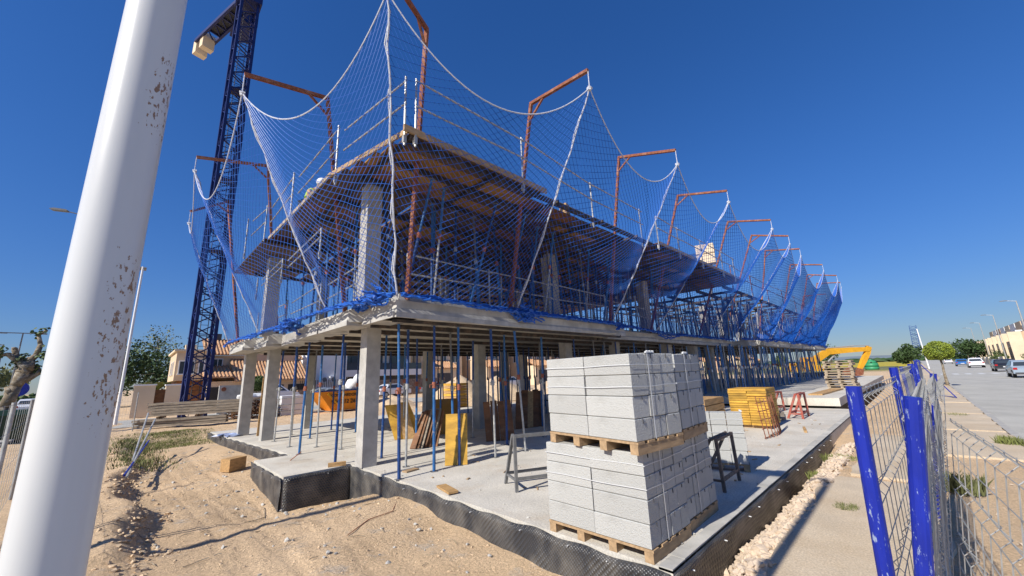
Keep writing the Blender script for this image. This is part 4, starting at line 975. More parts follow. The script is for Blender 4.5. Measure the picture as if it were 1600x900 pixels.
fence_panel((-.93,-1.57), (2.3,-1.62), 1.60, 'near fence panel whose scuffed blue post stands right of the pair', GF, posts=(1,0), pr=.034, lean=(0,-.225), step=.13)
fence_panel((1.9,-1.62), (5.3,-1.72), 1.70, 'second fence panel in line, its blue post rising behind the nearest pair', GF, posts=(1,1), pr=.034, lean=(0,-.04), step=.2)
for k in range(5):
    fence_panel((-.75+.28*k,-1.615-.018*k), (2.2+.3*k,-1.66-.03*k+.05*(k%2)), 1.60+.03*(k%3), 'mesh panel packed against others behind the nearest blue posts', 'mesh panels stacked behind the nearest posts', posts=(0,1 if k == 3 else 0), pr=.03, lean=(.02*(k%3),-.21-.012*k), step=.15, wr=.0021)
x = 5.4; k = 0
while x < 40:
    L_ = 3.4; off = -1.66-.02*k+(.05 if k%2 else 0)
    fence_panel((x,off),(x+L_,off-.05), 1.66+.05*(k%2), 'fence panel in the long line running down the pavement', 'fence panels in the far line', posts=(1,1), pr=.024, lean=(0,random.uniform(-.2,.02)), step=.14 if x < 20 else .3, wr=.004 if x < 20 else .007, bent=x < 20)
    if k in (0,2,4): fence_panel((x+1.1,off-.1),(x+1.1+L_,off-.15), 1.68, 'doubled fence panel leaning on the long line down the pavement', 'doubled fence panels in the far line', posts=(1,0), pr=.026, lean=(0,-.05), step=.13, wr=.004, bent=False)
    x += 3.5; k += 1
fence_panel((1.1,-1.74), (-1.9,-1.99), 1.33, 'sagging mesh panel running from the nearest posts to the right edge', GF, posts=(0,0), step=.21, lean=(0,-.2), wr=.0030)
one('fence_brace', MB().tube((24.5,-1.9,1.5),(22.5,-2.75,0),.022,6).tube((24.5,-1.9,.05),(22.5,-2.75,.02),.018,6), 'fenceblue', 'blue strut propping up the far part of the fence line by the round tree', 'fence brace')
# left fence
for k, (a, b_) in enumerate((((-4.55,3.0),(-4.7,6.4)),((-4.72,6.5),(-4.95,10)),((-4.95,10.1),(-5.2,13.5)),((-5.2,13.6),(-5.6,17)),((-4.0,20.5),(-3.3,23.6)))):
    fence_panel(a, b_, 1.75, ('mesh fence panel on the left pavement, %s' % ('nearest the camera', 'second from the camera', 'third from the camera', 'fourth from the camera', 'standing by the gate pillars')[k]), 'mesh fence panels on the left pavement', z0=-.1, posts=(1,1), pr=.02, step=.42, wr=.0022, bent=False, pm='galv')
t = thing('fence_brace', 'grey-blue scaffold tubes leaning in a cross left of the grass', 'fence brace', (-3.2,12,-.1))
MB().tube((-3.45,10.6,-.1),(-2.9,16.2,.75),.022,6).build('tube','galv',t); MB().tube((-3.5,10.2,.0),(-3.0,15.2,.2),.022,6).build('tube','fenceblue',t); MB().tube((-3.35,13.0,-.1),(-3.1,15.8,1.0),.022,6).build('tube','galv',t)
# ---------------------------------------------------------------- tower crane
def lattice(p0, p1, w, n, rch, rbr, side=Vector((1,0,0)), tri=False):
    p0, p1 = Vector(p0), Vector(p1); d = (p1-p0).normalized(); s = (side-d*side.dot(d)).normalized(); u = d.cross(s)
    cs = [(s*a+u*b)*w/2 for a, b in ((-1,-1),(1,-1),(1,1),(-1,1))]
    ch = MB(); br = MB()
    for c in cs: ch.bar(p0+c, p1+c, rch, rch, s)
    for i in range(n):
        a, b = p0.lerp(p1, i/n), p0.lerp(p1, (i+1)/n); m = a.lerp(b, .5)
        for k in range(4):
            c, e = cs[k], cs[(k+1)%4]
            br.bar(a+c, m+e, rbr, rbr, s); br.bar(m+e, b+c, rbr, rbr, s); br.bar(a+c, a+e, rbr*.8, rbr*.8, s)
    return ch, br
t = thing('tower_crane', 'tall dark blue lattice tower crane behind the left side of the building', 'crane', (-1.0,26,-.2))
a, b = lattice((-1.0,26,-.2), (-1.0,26,27.6), .94, 23, .15, .06, Vector((1,.1,0)))
a.build('mast_chords', 'cranblue', t); b.build('mast_bracing', 'cranblue', t)
pl2 = MB()
for z in (9.6,14.2,20.6): MB().box(-1.45,25.6,z,-.55,26.45,z+.06).box(-1.45,25.6,z-.35,-1.35,26.45,z+.3).build('landing', 'cranblue', t)
lad = MB()
for s in (-.17,.17): lad.tube((-1.0+s,26,-.2),(-1.0+s,26,27.5),.02,5)
for i in range(90): lad.tube((-1.17,26,.1+i*.3),(-.83,26,.1+i*.3),.013,4)
lad.build('ladder', 'darkgrey', t)
base = Vector((-1.0,26,28.0)); end = Vector((-2.9,32.6,28.0)); dj = (end-base).normalized(); sj = dj.cross(Vector((0,0,1)))
jib = MB()
for s in (-.42,.42): jib.bar(base-dj*.6+sj*s, end+sj*s, .16, .26)
for i in range(8):
    q = base.lerp(end, i/7); jib.bar(q-sj*.42, q+sj*.42, .1, .1)
    if i < 7: q2 = base.lerp(end, (i+1)/7); jib.bar(q-sj*.42, q2+sj*.42, .07, .07)
jib.build('counter_jib', 'cranblue', t)
MB().box(-.4,-.1,.12,.4,5.0,.16, Matrix.Translation(base)@Matrix.Rotation(math.atan2(dj.y,dj.x)-math.pi/2,4,'Z')).build('walkway', 'darkgrey', t)
for k in range(2):
    q = base.lerp(end, .86+.16*k); T = Matrix.Translation(q)@Matrix.Rotation(math.atan2(dj.y,dj.x)-math.pi/2,4,'Z')
    MB().box(-.38,-.26,-.95,.38,.26,.3,T).build('counterweight', 'cream', t)
MB().box(-.5,-1.2,.0,.9,1.0,1.6,Matrix.Translation(base.lerp(end,.45)+sj*.9)).build('winch_box', 'cranblue', t)
T = Matrix.Translation((-1.0,26,27.6)); MB().box(-.7,-.7,0,.7,.7,.9,T).build('slewing_unit', 'cranblue', t)
# second crane's counterweight seen over the deck
t = thing('crane_counterweight', 'pale concrete block bundle on a blue steel arm seen over the deck behind the nets', 'crane', (21.8,6.3,9))
T = Matrix.Translation((21.9,6.35,8.75))@Matrix.Rotation(R(15),4,'Z')
for k in range(2): MB().box(-.35,-.55,-.62+k*.66,.35,.5,-.02+k*.66,T).build('ballast_block', 'cream', t)
MB().bar((20.9,8.4,8.65),(21.9,6.6,8.8),.4,.3).build('arm','bluesteel',t); MB().bar((20.3,9.8,8.55),(20.95,8.3,8.7),.7,.5).build('housing','white',t)
MB().bar((21.95,6.1,8.1),(22.0,6.4,5.8),.08,.08).build('hanger','galvdark',t)
t = thing('timber_bundle', 'small bundle of timber lying on the far end of the deck', 'timber bundle', (15,4.6,Z2))
for k in range(6): MB().box(14.2,4.2+k*.17,Z2+.05,15.8,4.35+k*.17,Z2+.22).build('timber','woodnew',t)
scrap(4.4,4.1,Z2+.04,.25,.2,.3,15,'woodnew','pale timber block standing on the deck edge behind the first gallows')
# ---------------------------------------------------------------- worker on the deck
def skin_figure(name, pts, edges, radii, m, parent, sub=2):
    me = bpy.data.meshes.new(name); me.from_pydata(pts, edges, []); o = bpy.data.objects.new(name, me); C.objects.link(o); o.parent = parent
    me.materials.append(M[m]); s = o.modifiers.new('skin','SKIN')
    sv = me.skin_vertices[0].data if me.skin_vertices else None
    if sv is None:
        bpy.context.view_layer.objects.active = o
    for i, r in enumerate(radii): me.skin_vertices[0].data[i].radius = (r, r*.85)
    me.skin_vertices[0].data[0].use_root = True
    q = o.modifiers.new('sub','SUBSURF'); q.levels = sub; q.render_levels = sub
    return o
W0 = (-.72,9.15,Z2+.04)
t = thing('person', 'worker in yellow-green vest and white helmet bending over the deck edge', 'person', W0, None, R(-70), local=True)
# crouched and bent forward (+x is forward)
P_ = [(0,0,.55),(.12,0,.72),(.28,0,.86),(.36,0,.93), (0,.1,.5),(.34,.14,.42),(.1,.14,.08),(.28,.14,.03), (0,-.1,.5),(.3,-.14,.45),(.05,-.14,.08),(.22,-.14,.03)]
E_ = [(0,1),(1,2),(2,3),(0,4),(4,5),(5,6),(6,7),(0,8),(8,9),(9,10),(10,11)]
def skin_safe(*a):
    try: return skin_figure(*a)
    except Exception as ex: print('skin', ex); return None
def figure(name, pts, edges, radii, m, parent):
    me = bpy.data.meshes.new(name); me.from_pydata(pts, edges, [])
    o = bpy.data.objects.new(name, me); C.objects.link(o); o.parent = parent; me.materials.append(M[m])
    o.modifiers.new('skin','SKIN')
    if not me.skin_vertices:
        import bmesh as _b
        bm = _b.new(); bm.from_mesh(me); bm.verts.layers.skin.verify(); bm.to_mesh(me); bm.free()
    d = me.skin_vertices[0].data
    for i, r in enumerate(radii): d[i].radius = (r, r)
    d[0].use_root = True
    q = o.modifiers.new('sub','SUBSURF'); q.levels = q.render_levels = 2
    return o
# body: trunk, neck, head, arms, fingers and legs as one surface
bp_ = [(0,0,.55),(.12,0,.72),(.28,0,.86),(.40,0,.94),(.47,0,1.0),(.53,0,1.04),   # pelvis..head
       (.28,.19,.84),(.42,.24,.6),(.58,.2,.42),(.63,.19,.36),(.70,.17,.33),(.71,.2,.32),(.70,.23,.33),(.66,.15,.34),
       (.28,-.19,.84),(.45,-.24,.62),(.62,-.2,.44),(.67,-.19,.38),(.74,-.17,.35),(.75,-.2,.34),(.74,-.23,.35),(.70,-.15,.36),
       (0,.1,.5),(.34,.15,.42),(.1,.15,.08),(.28,.15,.04),(0,-.1,.5),(.3,-.15,.45),(.05,-.15,.08),(.22,-.15,.04)]
be_ = [(0,1),(1,2),(2,3),(3,4),(4,5),(2,6),(6,7),(7,8),(8,9),(9,10),(9,11),(9,12),(9,13),(2,14),(14,15),(15,16),(16,17),(17,18),(17,19),(17,20),(17,21),(0,22),(22,23),(23,24),(24,25),(0,26),(26,27),(27,28),(28,29)]
br_ = [.14,.14,.13,.055,.09,.07]+[.065,.045,.03,.03,.009,.009,.009,.01]*2+[.085,.065,.045,.04,.085,.065,.045,.04]
figure('body', bp_, be_, br_, 'skin', t)
figure('vest', [(.0,0,.6),(.12,0,.73),(.29,0,.87),(.29,.15,.85),(.29,-.15,.85)], [(0,1),(1,2),(2,3),(2,4)], [.165,.17,.15,.10,.10], 'hivis', t)
figure('trousers', [(0,0,.54),(0,.1,.5),(.34,.15,.42),(.1,.15,.12),(0,-.1,.5),(.3,-.15,.45),(.05,-.15,.12)], [(0,1),(1,2),(2,3),(0,4),(4,5),(5,6)], [.155,.105,.085,.065,.105,.085,.065], 'trouser', t)
hb = MB(); hb.blob((.53,0,1.10),.14,1,0,2,(1.1,.95,.8)); hb.tube((.54,0,1.04),(.56,0,1.06),.17,18,.165); hb.build('helmet','helmet',t,smooth=True)
hb = MB().blob((.615,0,1.0),.018,1,0,0); hb.blob((.60,.04,1.03),.012,1,0,0); hb.blob((.60,-.04,1.03),.012,1,0,0); hb.build('face','skin',t)
for s in (.15,-.15): MB().blob((.24 if s > 0 else .18,s,.05),.09,1,0,1,(1.4,.6,.55)).build('boot','black',t)
# ---------------------------------------------------------------- trees
def tree(loc, h, cr, cz, label, m='leafmid', n=1400, ls=.12, sc=(1,1,1), group=None, name='tree', seed=1, trunkr=.12, cat='tree', clumps=14, lean=(0,0), shell=False):
    rr = random.Random(seed); t = thing(name, label, cat, loc, group, local=True)
    tb = MB(); top = Vector((lean[0], lean[1], cz)); segs = 5; prev = Vector((0,0,-.1))
    for k in range(1, segs+1):
        q = Vector((0,0,0)).lerp(top, k/segs)+Vector((rr.uniform(-.04,.04)*h*.2, rr.uniform(-.04,.04)*h*.2, 0)); tb.tube(prev, q, trunkr*(1-.12*(k-1)), 8, trunkr*(1-.12*k)); prev = q
    cs = []
    for c in range(clumps):
        v = Vector((rr.gauss(0,1), rr.gauss(0,1), rr.gauss(0,1))).normalized()*(rr.random()**.4)*.78
        cs.append((Vector((v.x*cr*sc[0], v.y*cr*sc[1], v.z*cr*sc[2])), cr*rr.uniform(.28,.5)))
    for c, r in cs[:8]: tb.tube(prev-Vector((0,0,cr*.2)), top+c*.7, trunkr*.4, 5, trunkr*.12)
    tb.build('trunk', 'bark', t)
    lb = MB()
    for i in range(n):
        if shell:
            d = Vector((rr.gauss(0,1), rr.gauss(0,1), rr.gauss(0,1))).normalized(); k = 1+.16*noise.noise(d*2.5+Vector((seed,0,0)))-rr.random()**3*.25
            p = top+Vector((d.x*cr*sc[0]*k, d.y*cr*sc[1]*k, max(-.75, d.z)*cr*sc[2]*k))
        else:
            c, r = rr.choice(cs); d = Vector((rr.gauss(0,1), rr.gauss(0,1), rr.gauss(0,1))).normalized()*r*rr.random()**.35; p = top+c+d
        u = Vector((rr.gauss(0,1), rr.gauss(0,1), rr.gauss(0,1))).normalized(); w_ = u.cross(Vector((rr.gauss(0,1), rr.gauss(0,1), rr.gauss(0,1)))).normalized(); s = ls*rr.uniform(.6,1.3)
        lb.add([p-u*s*.5, p+w_*s*.35, p+u*s*.6, p-w_*s*.35], [(0,1,2,3)])
    lb.build('crown', m, t)
    if shell:
        MB().blob(tuple(top), cr*.82, seed, .08, 2, sc).build('inner_foliage', 'leafmid', t, smooth=True)
    return t
tree((35,-2.95,-.05), 3.0, .74, 2.2, 'clipped round yellow-green street tree at the kerb', 'leafyellow', 4200, .085, (1,1,.88), seed=3, trunkr=.09, shell=True)
tree((90,-1.2,-.1), 5, 2.1, 2.7, 'dark leafy tree standing at the field edge behind the round street tree', 'leaf', 2200, .35, (1.1,1.1,.8), seed=4)
tree((150,-12.6,-.1), 6, 2.9, 3.8, 'dark green tree down the road in front of the townhouses', 'leaf', 2200, .5, (1.2,1.2,.8), seed=5)
for k, (x, y, r, h, m, lab) in enumerate(((75,14,1.6,2.2,'leafmid','small green tree just right of the excavator arm base'),(98,10.5,2.2,3.4,'leaf','small dark tree beside the excavator bucket arm'),(118,-13.6,1.5,1.7,'leafmid','rounded bush behind the white car'),(88,-13.6,1.2,1.3,'leafmid','green bush between the lamps and townhouses'),(80,-13.4,1.1,1.3,'leaf','clipped shrub behind the black car'),(66,-12.9,1.1,1.1,'leaf','clipped shrub at the right edge behind the silver car'),(180,-13,4,4,'leaf','dark tree at the far end of the road'))):
    tree((x,y,-.1), h+r, r, h, lab, m, 900, .3*r/2, (1.2,1.2,.8), seed=20+k)
# background tree belts and hills (far)
hb = MB(); 
for k in range(60):
    a = k/59; x = 2300; y = lerp(-1300, 2200, a); hb.add([(x,y,-1),(x,y+61,-1),(x,y+61,18+14*abs(noise.noise(Vector((a*9+.15,0,0))))),(x,y,18+14*abs(noise.noise(Vector((a*9,0,0)))))], [(0,1,2,3)])
for k in range(59):
    pass
hm = MB(); ny_ = 80
hm.v = []; 
for k in range(ny_):
    y = lerp(-1600, 2400, k/(ny_-1)); hgt = 14+16*abs(noise.noise(Vector((k*.13,0,0))))
    hm.v += [(1700,y,-2),(2000,y,hgt),(2350,y,-2)]
hm.f = [(k*3+i, (k+1)*3+i, (k+1)*3+i+1, k*3+i+1) for k in range(ny_-1) for i in range(2)]; hm.m = [0]*len(hm.f)
struct('hills', hm, 'hill', True)
struct('flower_field', MB().box(150,-2,-.2,420,55,.0), 'fieldyellow')
struct('scrub_field', MB().box(95,2,-.2,149,60,-.03), 'fieldgreen')
rr = random.Random(9); tb = MB()
for k in range(330):
    x = rr.uniform(430, 900); y = rr.uniform(-120, 320); tb.blob((x,y,rr.uniform(.5,2)), rr.uniform(3,6), k, .5, 0, (1.2,1.6,.55))
one('tree_belt', tb, 'leaf', 'low dark belt of distant trees beyond the yellow field', 'trees', kind='stuff')
# left background trees
tree((-4.2,62,-.1), 7, 4.2, 4.2, 'broad dark evergreen behind the gate pillars on the left', 'leaf', 4200, .33, (1.35,1.2,.85), seed=31, clumps=26)
tree((0.5,66,-.1), 7, 3.6, 4.2, 'dark evergreen touching the corner of the beige house', 'leaf', 3200, .33, (1.3,1.1,.9), seed=32, clumps=20)
tree((-1.5,70,-.1), 10, 3.2, 8.0, 'thin half-bare tree rising above the dark evergreens', 'leafdry', 700, .25, (1,1,1.0), seed=33, clumps=26, trunkr=.14)
tree((-19,95,-.1), 6, 3.5, 4, 'pale leafy tree behind the pollarded trunk on the far left', 'leafdry', 1500, .4, (1.2,1.2,.8), seed=34)
tree((-31,80,-.1), 6, 3, 4, 'pale leafy tree at the left edge of the view', 'leafdry', 1200, .4, (1.2,1.2,.8), seed=35)
tree((-15,70,-.1), 5, 2.4, 3.5, 'small pale street tree next to the foreground post', 'leafdry', 900, .35, (1.2,1.2,.8), seed=36)
hg = MB()
for k in range(900): p = Vector((rr.uniform(-34,-12), rr.uniform(88,90), rr.uniform(0,1.5))); hg.blob(p,.35,k,.5,0)
one('hedge', hg, 'leafmid', 'clipped green hedge across the far end of the left street', 'hedge')
tree((2.9,31.2,-.1), 2.4, .65, 1.9, 'round clipped bush beside the concrete wall behind the left column', 'leafmid', 1600, .12, (1,1,.9), seed=37, shell=True, trunkr=.07)
# banana plant
t = thing('banana_plant', 'banana plant with broad upright leaves behind the gate pillars', 'plant', (-1.9,47,.2), None, 0, True)
MB().tube((0,0,0),(0,0,1.6),.15,7,.08).build('stem','leafmid',t)
for k in range(9):
    a = k*.7; d = Vector((math.cos(a), math.sin(a), 0)); s_ = d.cross(Vector((0,0,1)))*.3; g = MB(); prev = None
    for q in range(6):
        u = q/5; c = Vector((0,0,1.3))+d*u*1.7+Vector((0,0,1.9*u*(1-u*.55))); wd = s_*math.sin(math.pi*(.1+.85*u))
        cur = (c-wd, c, c+wd)
        if prev: g.add([prev[0],prev[1],cur[1],cur[0]],[(0,1,2,3)]); g.add([prev[1],prev[2],cur[2],cur[1]],[(0,1,2,3)])
        prev = cur
    g.build('leaf','leafmid',t)
# pollarded tree, left edge
t = thing('pollarded_tree', 'pollarded plane tree with knobbly branches and a blue painted base at the left edge', 'tree', (-7.5,25.0,-.1), None, 0, True)
tb = MB(); pts = [(-.02,0,-.1),(.05,.05,.6),(.22,.05,1.35),(.36,.1,2.2),(.5,.1,2.75)]; rs = [.24,.22,.21,.18,.26]
for a, b, r0, r1 in zip(pts, pts[1:], rs, rs[1:]): tb.tube(a, b, r0, 10, r1)
for k, (a, r) in enumerate((((.5,.1,3.05),.30),((.56,.1,2.85),.27),((.3,.1,2.0),.22))): tb.blob(a, r, k+3, .5, 1)
for br in ([(.5,.1,3.1),(.2,.1,3.3),(-.05,.1,3.55),(-.25,.1,3.5),(-.38,.1,3.95)],[(.5,.1,3.15),(.72,.1,3.5),(.78,.1,3.95),(.66,.1,4.4),(.85,.1,4.6)],[(.55,.1,2.4),(.9,.05,2.75),(1.25,0,2.8),(1.45,0,3.3),(1.55,0,3.55)],[(.5,.1,3.1),(.15,.3,3.5),(.05,.3,3.8)],[(1.2,0,2.8),(1.15,0,3.4)]):
    for k, (a, b) in enumerate(zip(br, br[1:])): tb.tube(a, b, .13-.025*k, 8, .11-.022*k); tb.blob(b, .13-.024*k, k+7, .6, 0)
tb.build('trunk','bark',t,smooth=True)
MB().tube((-.03,.0,-.05),(.04,.05,.55),.255,12,.235).build('painted_base','fenceblue',t)
lb = MB(); rr = random.Random(77)
for c, n in (((.66,.1,4.5),30),((1.1,0,3.5),170),((-.3,.1,3.7),50),((.35,.1,3.3),70),((.8,.1,3.0),60)):
    for i in range(n):
        p = Vector(c)+Vector((rr.gauss(0,.14), rr.gauss(0,.14), rr.gauss(0,.14))); u = Vector((rr.gauss(0,1), rr.gauss(0,1), rr.gauss(0,1))).normalized()*.06; v = u.orthogonal()
        lb.add([p-u,p+v,p+u,p-v],[(0,1,2,3)])
lb.build('crown','leafmid',t)
# blue round sign behind it
t = thing('traffic_sign', 'round dark blue traffic sign seen from behind, beside the pollarded tree', 'traffic sign', (-8.3,35,-.35), None, 0, True)
MB().tube((0,0,0),(0,0,2.6),.04,8).build('pole','galv',t); MB().tube((0,0,2.4),(0,.03,2.4),.42,24).build('sign_plate','fenceblue',t)
# green wheeled bin
t = thing('waste_container', 'large dark green wheeled waste container at the left edge', 'waste container', (-7.15,23.4,-.12), None, R(3), True)
MB().extr([(-.45,.2),(.45,.2),(.6,1.1),(-.6,1.1)], lambda p, q: (q, p[0], p[1]), -.75, .85).build('body','bingreen',t)
MB().extr([(-.62,1.1),(.62,1.1),(.5,1.28),(-.5,1.28)], lambda p, q: (q, p[0], p[1]), -.8, .9).build('lid','bingreen',t)
for q in (-.6,-.2,.2,.6): MB().bar((q,-.47,.25),(q,-.62,1.08),.05,.03).build('rib','bingreen',t)
for q in (-.55,.6):
    for s in (-.35,.35): MB().tube((q,s-.03,.1),(q,s+.03,.1),.1,12).build('wheel','rubber',t)
# ---------------------------------------------------------------- stuff at the rear left
t = thing('beam_pile', 'long pile of weathered grey precast beams in front of the crane foot', 'beam pile', (-1.0,22.2,-.1))
a0, a1 = Vector((-2.85,23.6,0)), Vector((.55,22.2,0)); dd = (a1-a0).normalized(); nn_ = Vector((-dd.y, dd.x, 0))
for k in range(8):
    for j in range(2):
        o0 = a0+nn_*(j*.35+random.uniform(-.05,.05))+dd*random.uniform(-.15,.15)
        z = .02+k*.125 if k < 3 else .12+k*.125
        MB().bar(o0+Vector((0,0,z+.05))+dd*(.0 if k > 2 else -.4), a1+nn_*(j*.35)+Vector((0,0,z+.05))-dd*(0 if k > 2 else .6), .13, .10).build('precast_beam', 'greywood', t)
for u in (.1,.5,.9):
    q = a0.lerp(a1,u); MB().bar(q+Vector((0,0,.42)), q+nn_*.8+Vector((0,0,.42)), .1,.1).build('spacer','pallet',t)
t = thing('gate_pillar', 'cream gate pillar nearest the slim white lamp pole', 'gate pillar', (-3.0,36,0)); MB().box(-3.4,35.5,-.1,-2.3,36.1,2.0).build('wall','cream',t); MB().box(-3.45,35.45,2.0,-2.25,36.15,2.1).build('coping','white',t)
t = thing('gate_pillar', 'cream gate pillar beside the crane foot, right of the dark gate', 'gate pillar', (0,36,0)); MB().box(-1.75,35.6,-.1,-.6,36.4,1.95).build('wall','cream',t); MB().box(-1.8,35.55,1.95,-.55,36.45,2.05).build('coping','white',t)
def textobj(s, size, loc, rot, m, parent=None, name='lettering', ext=.004):
    cu = bpy.data.curves.new(name, 'FONT'); cu.body = s; cu.size = size; cu.extrude = ext; cu.align_x = 'CENTER'; cu.align_y = 'CENTER'; cu.offset = size*.02
    tmp = bpy.data.objects.new(name, cu); C.objects.link(tmp); dg = bpy.context.evaluated_depsgraph_get(); dg.update()
    me = bpy.data.meshes.new_from_object(tmp.evaluated_get(dg)); bpy.data.objects.remove(tmp)
    o = bpy.data.objects.new(name, me); C.objects.link(o); me.materials.clear(); me.materials.append(M[m]); o.location = loc; o.rotation_euler = rot
    if parent: o.parent = parent
    return o
t = thing('metal_gate', 'low dark gate between the two cream gate pillars', 'gate', (-1.85,35.8,0)); MB().box(-2.3,35.8,-.05,-1.75,35.85,1.7).build('panel','wooddark',t)
t = thing('garden_wall', 'plain grey rendered wall with a small emblem right of the crane foot', 'wall', (3,32,0))
MB().box(.8,31.6,-.1,3.6,31.85,1.8).build('wall','concrete',t)
e = MB().tube((1.05,31.6,1.55),(1.05,31.57,1.55),.14,16).build('emblem','rust',t)
t = thing('brush_pile', 'dark pile of brushwood and scrap with a white sack on top', 'brush pile', (1.6,25.2,0)); g = MB(); rr = random.Random(3)
for k in range(420):
    p = Vector((rr.uniform(.5,2.7), rr.uniform(24.2,26.3), rr.uniform(0,.85))); g.bar(p, p+Vector((rr.uniform(-.5,.5), rr.uniform(-.5,.5), rr.uniform(-.2,.2))), .04, .03)
g.build('brushwood','wooddark',t)['kind'] = 'stuff'
one('sack', MB().blob((1.5,25.1,1.1),.5,5,.4,2,(1.3,1,.4)), 'bagwhite', 'white sack lying on top of the brushwood pile', 'sack', smooth=True)
# white tank
t = thing('water_tank', 'white plastic tank in a cage behind the second concrete column', 'tank', (3.3,25.0,0)); MB().box(2.9,24.5,-.05,4.1,25.6,1.05).build('tank','white',t)
for z in (.2,.55,.9): MB().path([(2.88,24.48,z),(4.12,24.48,z),(4.12,25.62,z),(2.88,25.62,z),(2.88,24.48,z)],.015,4).build('cage_bar','galv',t)
# orange skip with lettering
t = thing('skip', 'orange waste skip with black lettering behind the left props', 'skip', (6.7,25.6,-.05))
sa, sb = Vector((4.5,24.2,0)), Vector((8.2,24.5,0)); sd = (sb-sa).normalized(); sn = Vector((sd.y,-sd.x,0))   # sn points to camera side
def sk(u, o, z): return tuple(sa+sd*u+sn*o+Vector((0,0,z-.05)))
Ls = (sb-sa).length
g = MB(); vs = [sk(.9,-.7,.1),sk(Ls-1.0,-.7,.1),sk(Ls-1.0,.7,.1),sk(.9,.7,.1),sk(0,-.85,1.25),sk(Ls,-.85,1.25),sk(Ls,.85,1.25),sk(0,.85,1.25)]
g.add(vs, [(0,3,2,1),(0,1,5,4),(1,2,6,5),(2,3,7,6),(3,0,4,7)]); o = g.build('body','skiporange',t); sm = o.modifiers.new('s','SOLIDIFY'); sm.thickness = .04
g = MB()
for a_, b_ in (((0,.85),(Ls,.85)),((0,-.85),(Ls,-.85)),((0,-.85),(0,.85)),((Ls,-.85),(Ls,.85))): g.bar(sk(a_[0],a_[1],1.27), sk(b_[0],b_[1],1.27), .09,.08)
g.build('rim','bluesteel',t)
MB().bar(sk(.5,.9,1.1), sk(1.35,.8,.25), .09,.09).build('lifting_lug','excyellow',t)
ang = math.atan2(sd.y, sd.x); tl = math.atan2(.15,1.15)
def sktext(s, size, u, z):
    o_ = sk(u, .76+.15*z/1.15*.98, z); m_ = Matrix.Rotation(ang,4,'Z')@Matrix.Rotation(R(90)+tl,4,'X')
    w0 = Vector(t['_w']); o = textobj(s, size, Vector(o_)-w0, m_.to_euler(), 'black', t); return o
sktext('CONTENEDORES', .235, Ls*.44, .97); sktext('966 712 261', .34, Ls*.44, .58)
g = MB(); rr = random.Random(6)
for k in range(9): g.blob(sk(rr.uniform(.6,Ls-.8), rr.uniform(-.5,.5), 1.25+rr.uniform(-.05,.08)), rr.uniform(.3,.6), k, .5, 1, (1.2,1,.35))
one('tarpaulin', g, 'tarp', 'grey tarpaulin and rubble filling the orange skip', 'tarpaulin', smooth=False)
one('sack', MB().blob(sk(Ls*.72,.1,1.6),.62,9,.4,2,(1.1,1.1,.8)), 'bagwhite', 'big white builder sack on top of the orange skip', 'sack', smooth=True)
# dirt mounds behind the building
for k, (x, y, r, h) in enumerate(((13.5,21.5,2.8,1.9),(18.5,23,3.2,1.7),(9.5,24,2.0,.8),(24,22,2.5,1.2))):
    g = MB(); n = 24
    for i in range(n+1):
        for j in range(n+1):
            u, v = i/n*2-1, j/n*2-1; d = math.hypot(u,v); z = h*max(0,1-d)**.9*1.1+.15*noise.noise(Vector((u*3+k,v*3,0)))*(d < 1); g.v.append((x+u*r, y+v*r, -.14+z))
    g.f = [(i*(n+1)+j,(i+1)*(n+1)+j,(i+1)*(n+1)+j+1,i*(n+1)+j+1) for i in range(n) for j in range(n)]; g.m = [0]*len(g.f)
    o = one('earth_mound', g, 'sandclod', ('large orange earth mound seen between the inner columns','wide earth mound right of the larger one, behind the props','low earth mound beside the orange skip','earth mound farthest along behind the building')[k], 'earth mound', smooth=True)
t = thing('panel_stack', 'stack of yellow panels standing behind the inner columns', 'panel stack', (10.5,17.5,0))
for k in range(10): MB().box(10.2,17.3,-.1+k*.15,11.1,18.6,.03+k*.15).build('formwork_panel','woodyellow' if k%2 else 'woodnew',t)
# ---------------------------------------------------------------- houses
def window(x, y, z, w, h, nrm, parent, m='white', depth=.08, mull=True):
    """window on a wall facing nrm (axis aligned): frame > pane; the opening is a dark recess box"""
    nx_, ny_ = nrm; tx, ty = -ny_, nx_
    f = MB()
    def q(a, b, z0, z1, o0, o1):
        p0 = (x+tx*a+nx_*o0, y+ty*a+ny_*o0); p1 = (x+tx*b+nx_*o1, y+ty*b+ny_*o1)
        f.box(min(p0[0],p1[0]), min(p0[1],p1[1]), z0, max(p0[0],p1[0]), max(p0[1],p1[1]), z1)
    q(-w/2-.07,-w/2,z,z+h,.0,.07); q(w/2,w/2+.07,z,z+h,.0,.07); q(-w/2-.1,w/2+.1,z-.09,z,.0,.14); q(-w/2-.07,w/2+.07,z+h,z+h+.08,.0,.07)
    if mull: q(-.03,.03,z,z+h,.003,.05)
    o = f.build('window', m, parent)
    g = MB(); f, ff = g, f
    p0 = (x+tx*-w/2+nx_*.004, y+ty*-w/2+ny_*.004); p1 = (x+tx*w/2+nx_*.02, y+ty*w/2+ny_*.02)
    g.box(min(p0[0],p1[0]), min(p0[1],p1[1]), z, max(p0[0],p1[0]), max(p0[1],p1[1]), z+h)
    w_ = parent.get('_w') or (0,0,0); g.v = [(a-w_[0],b-w_[1],c-w_[2]) for a,b,c in g.v]
    pn = g.build('pane', 'glass', None); pn.parent = o
    return o
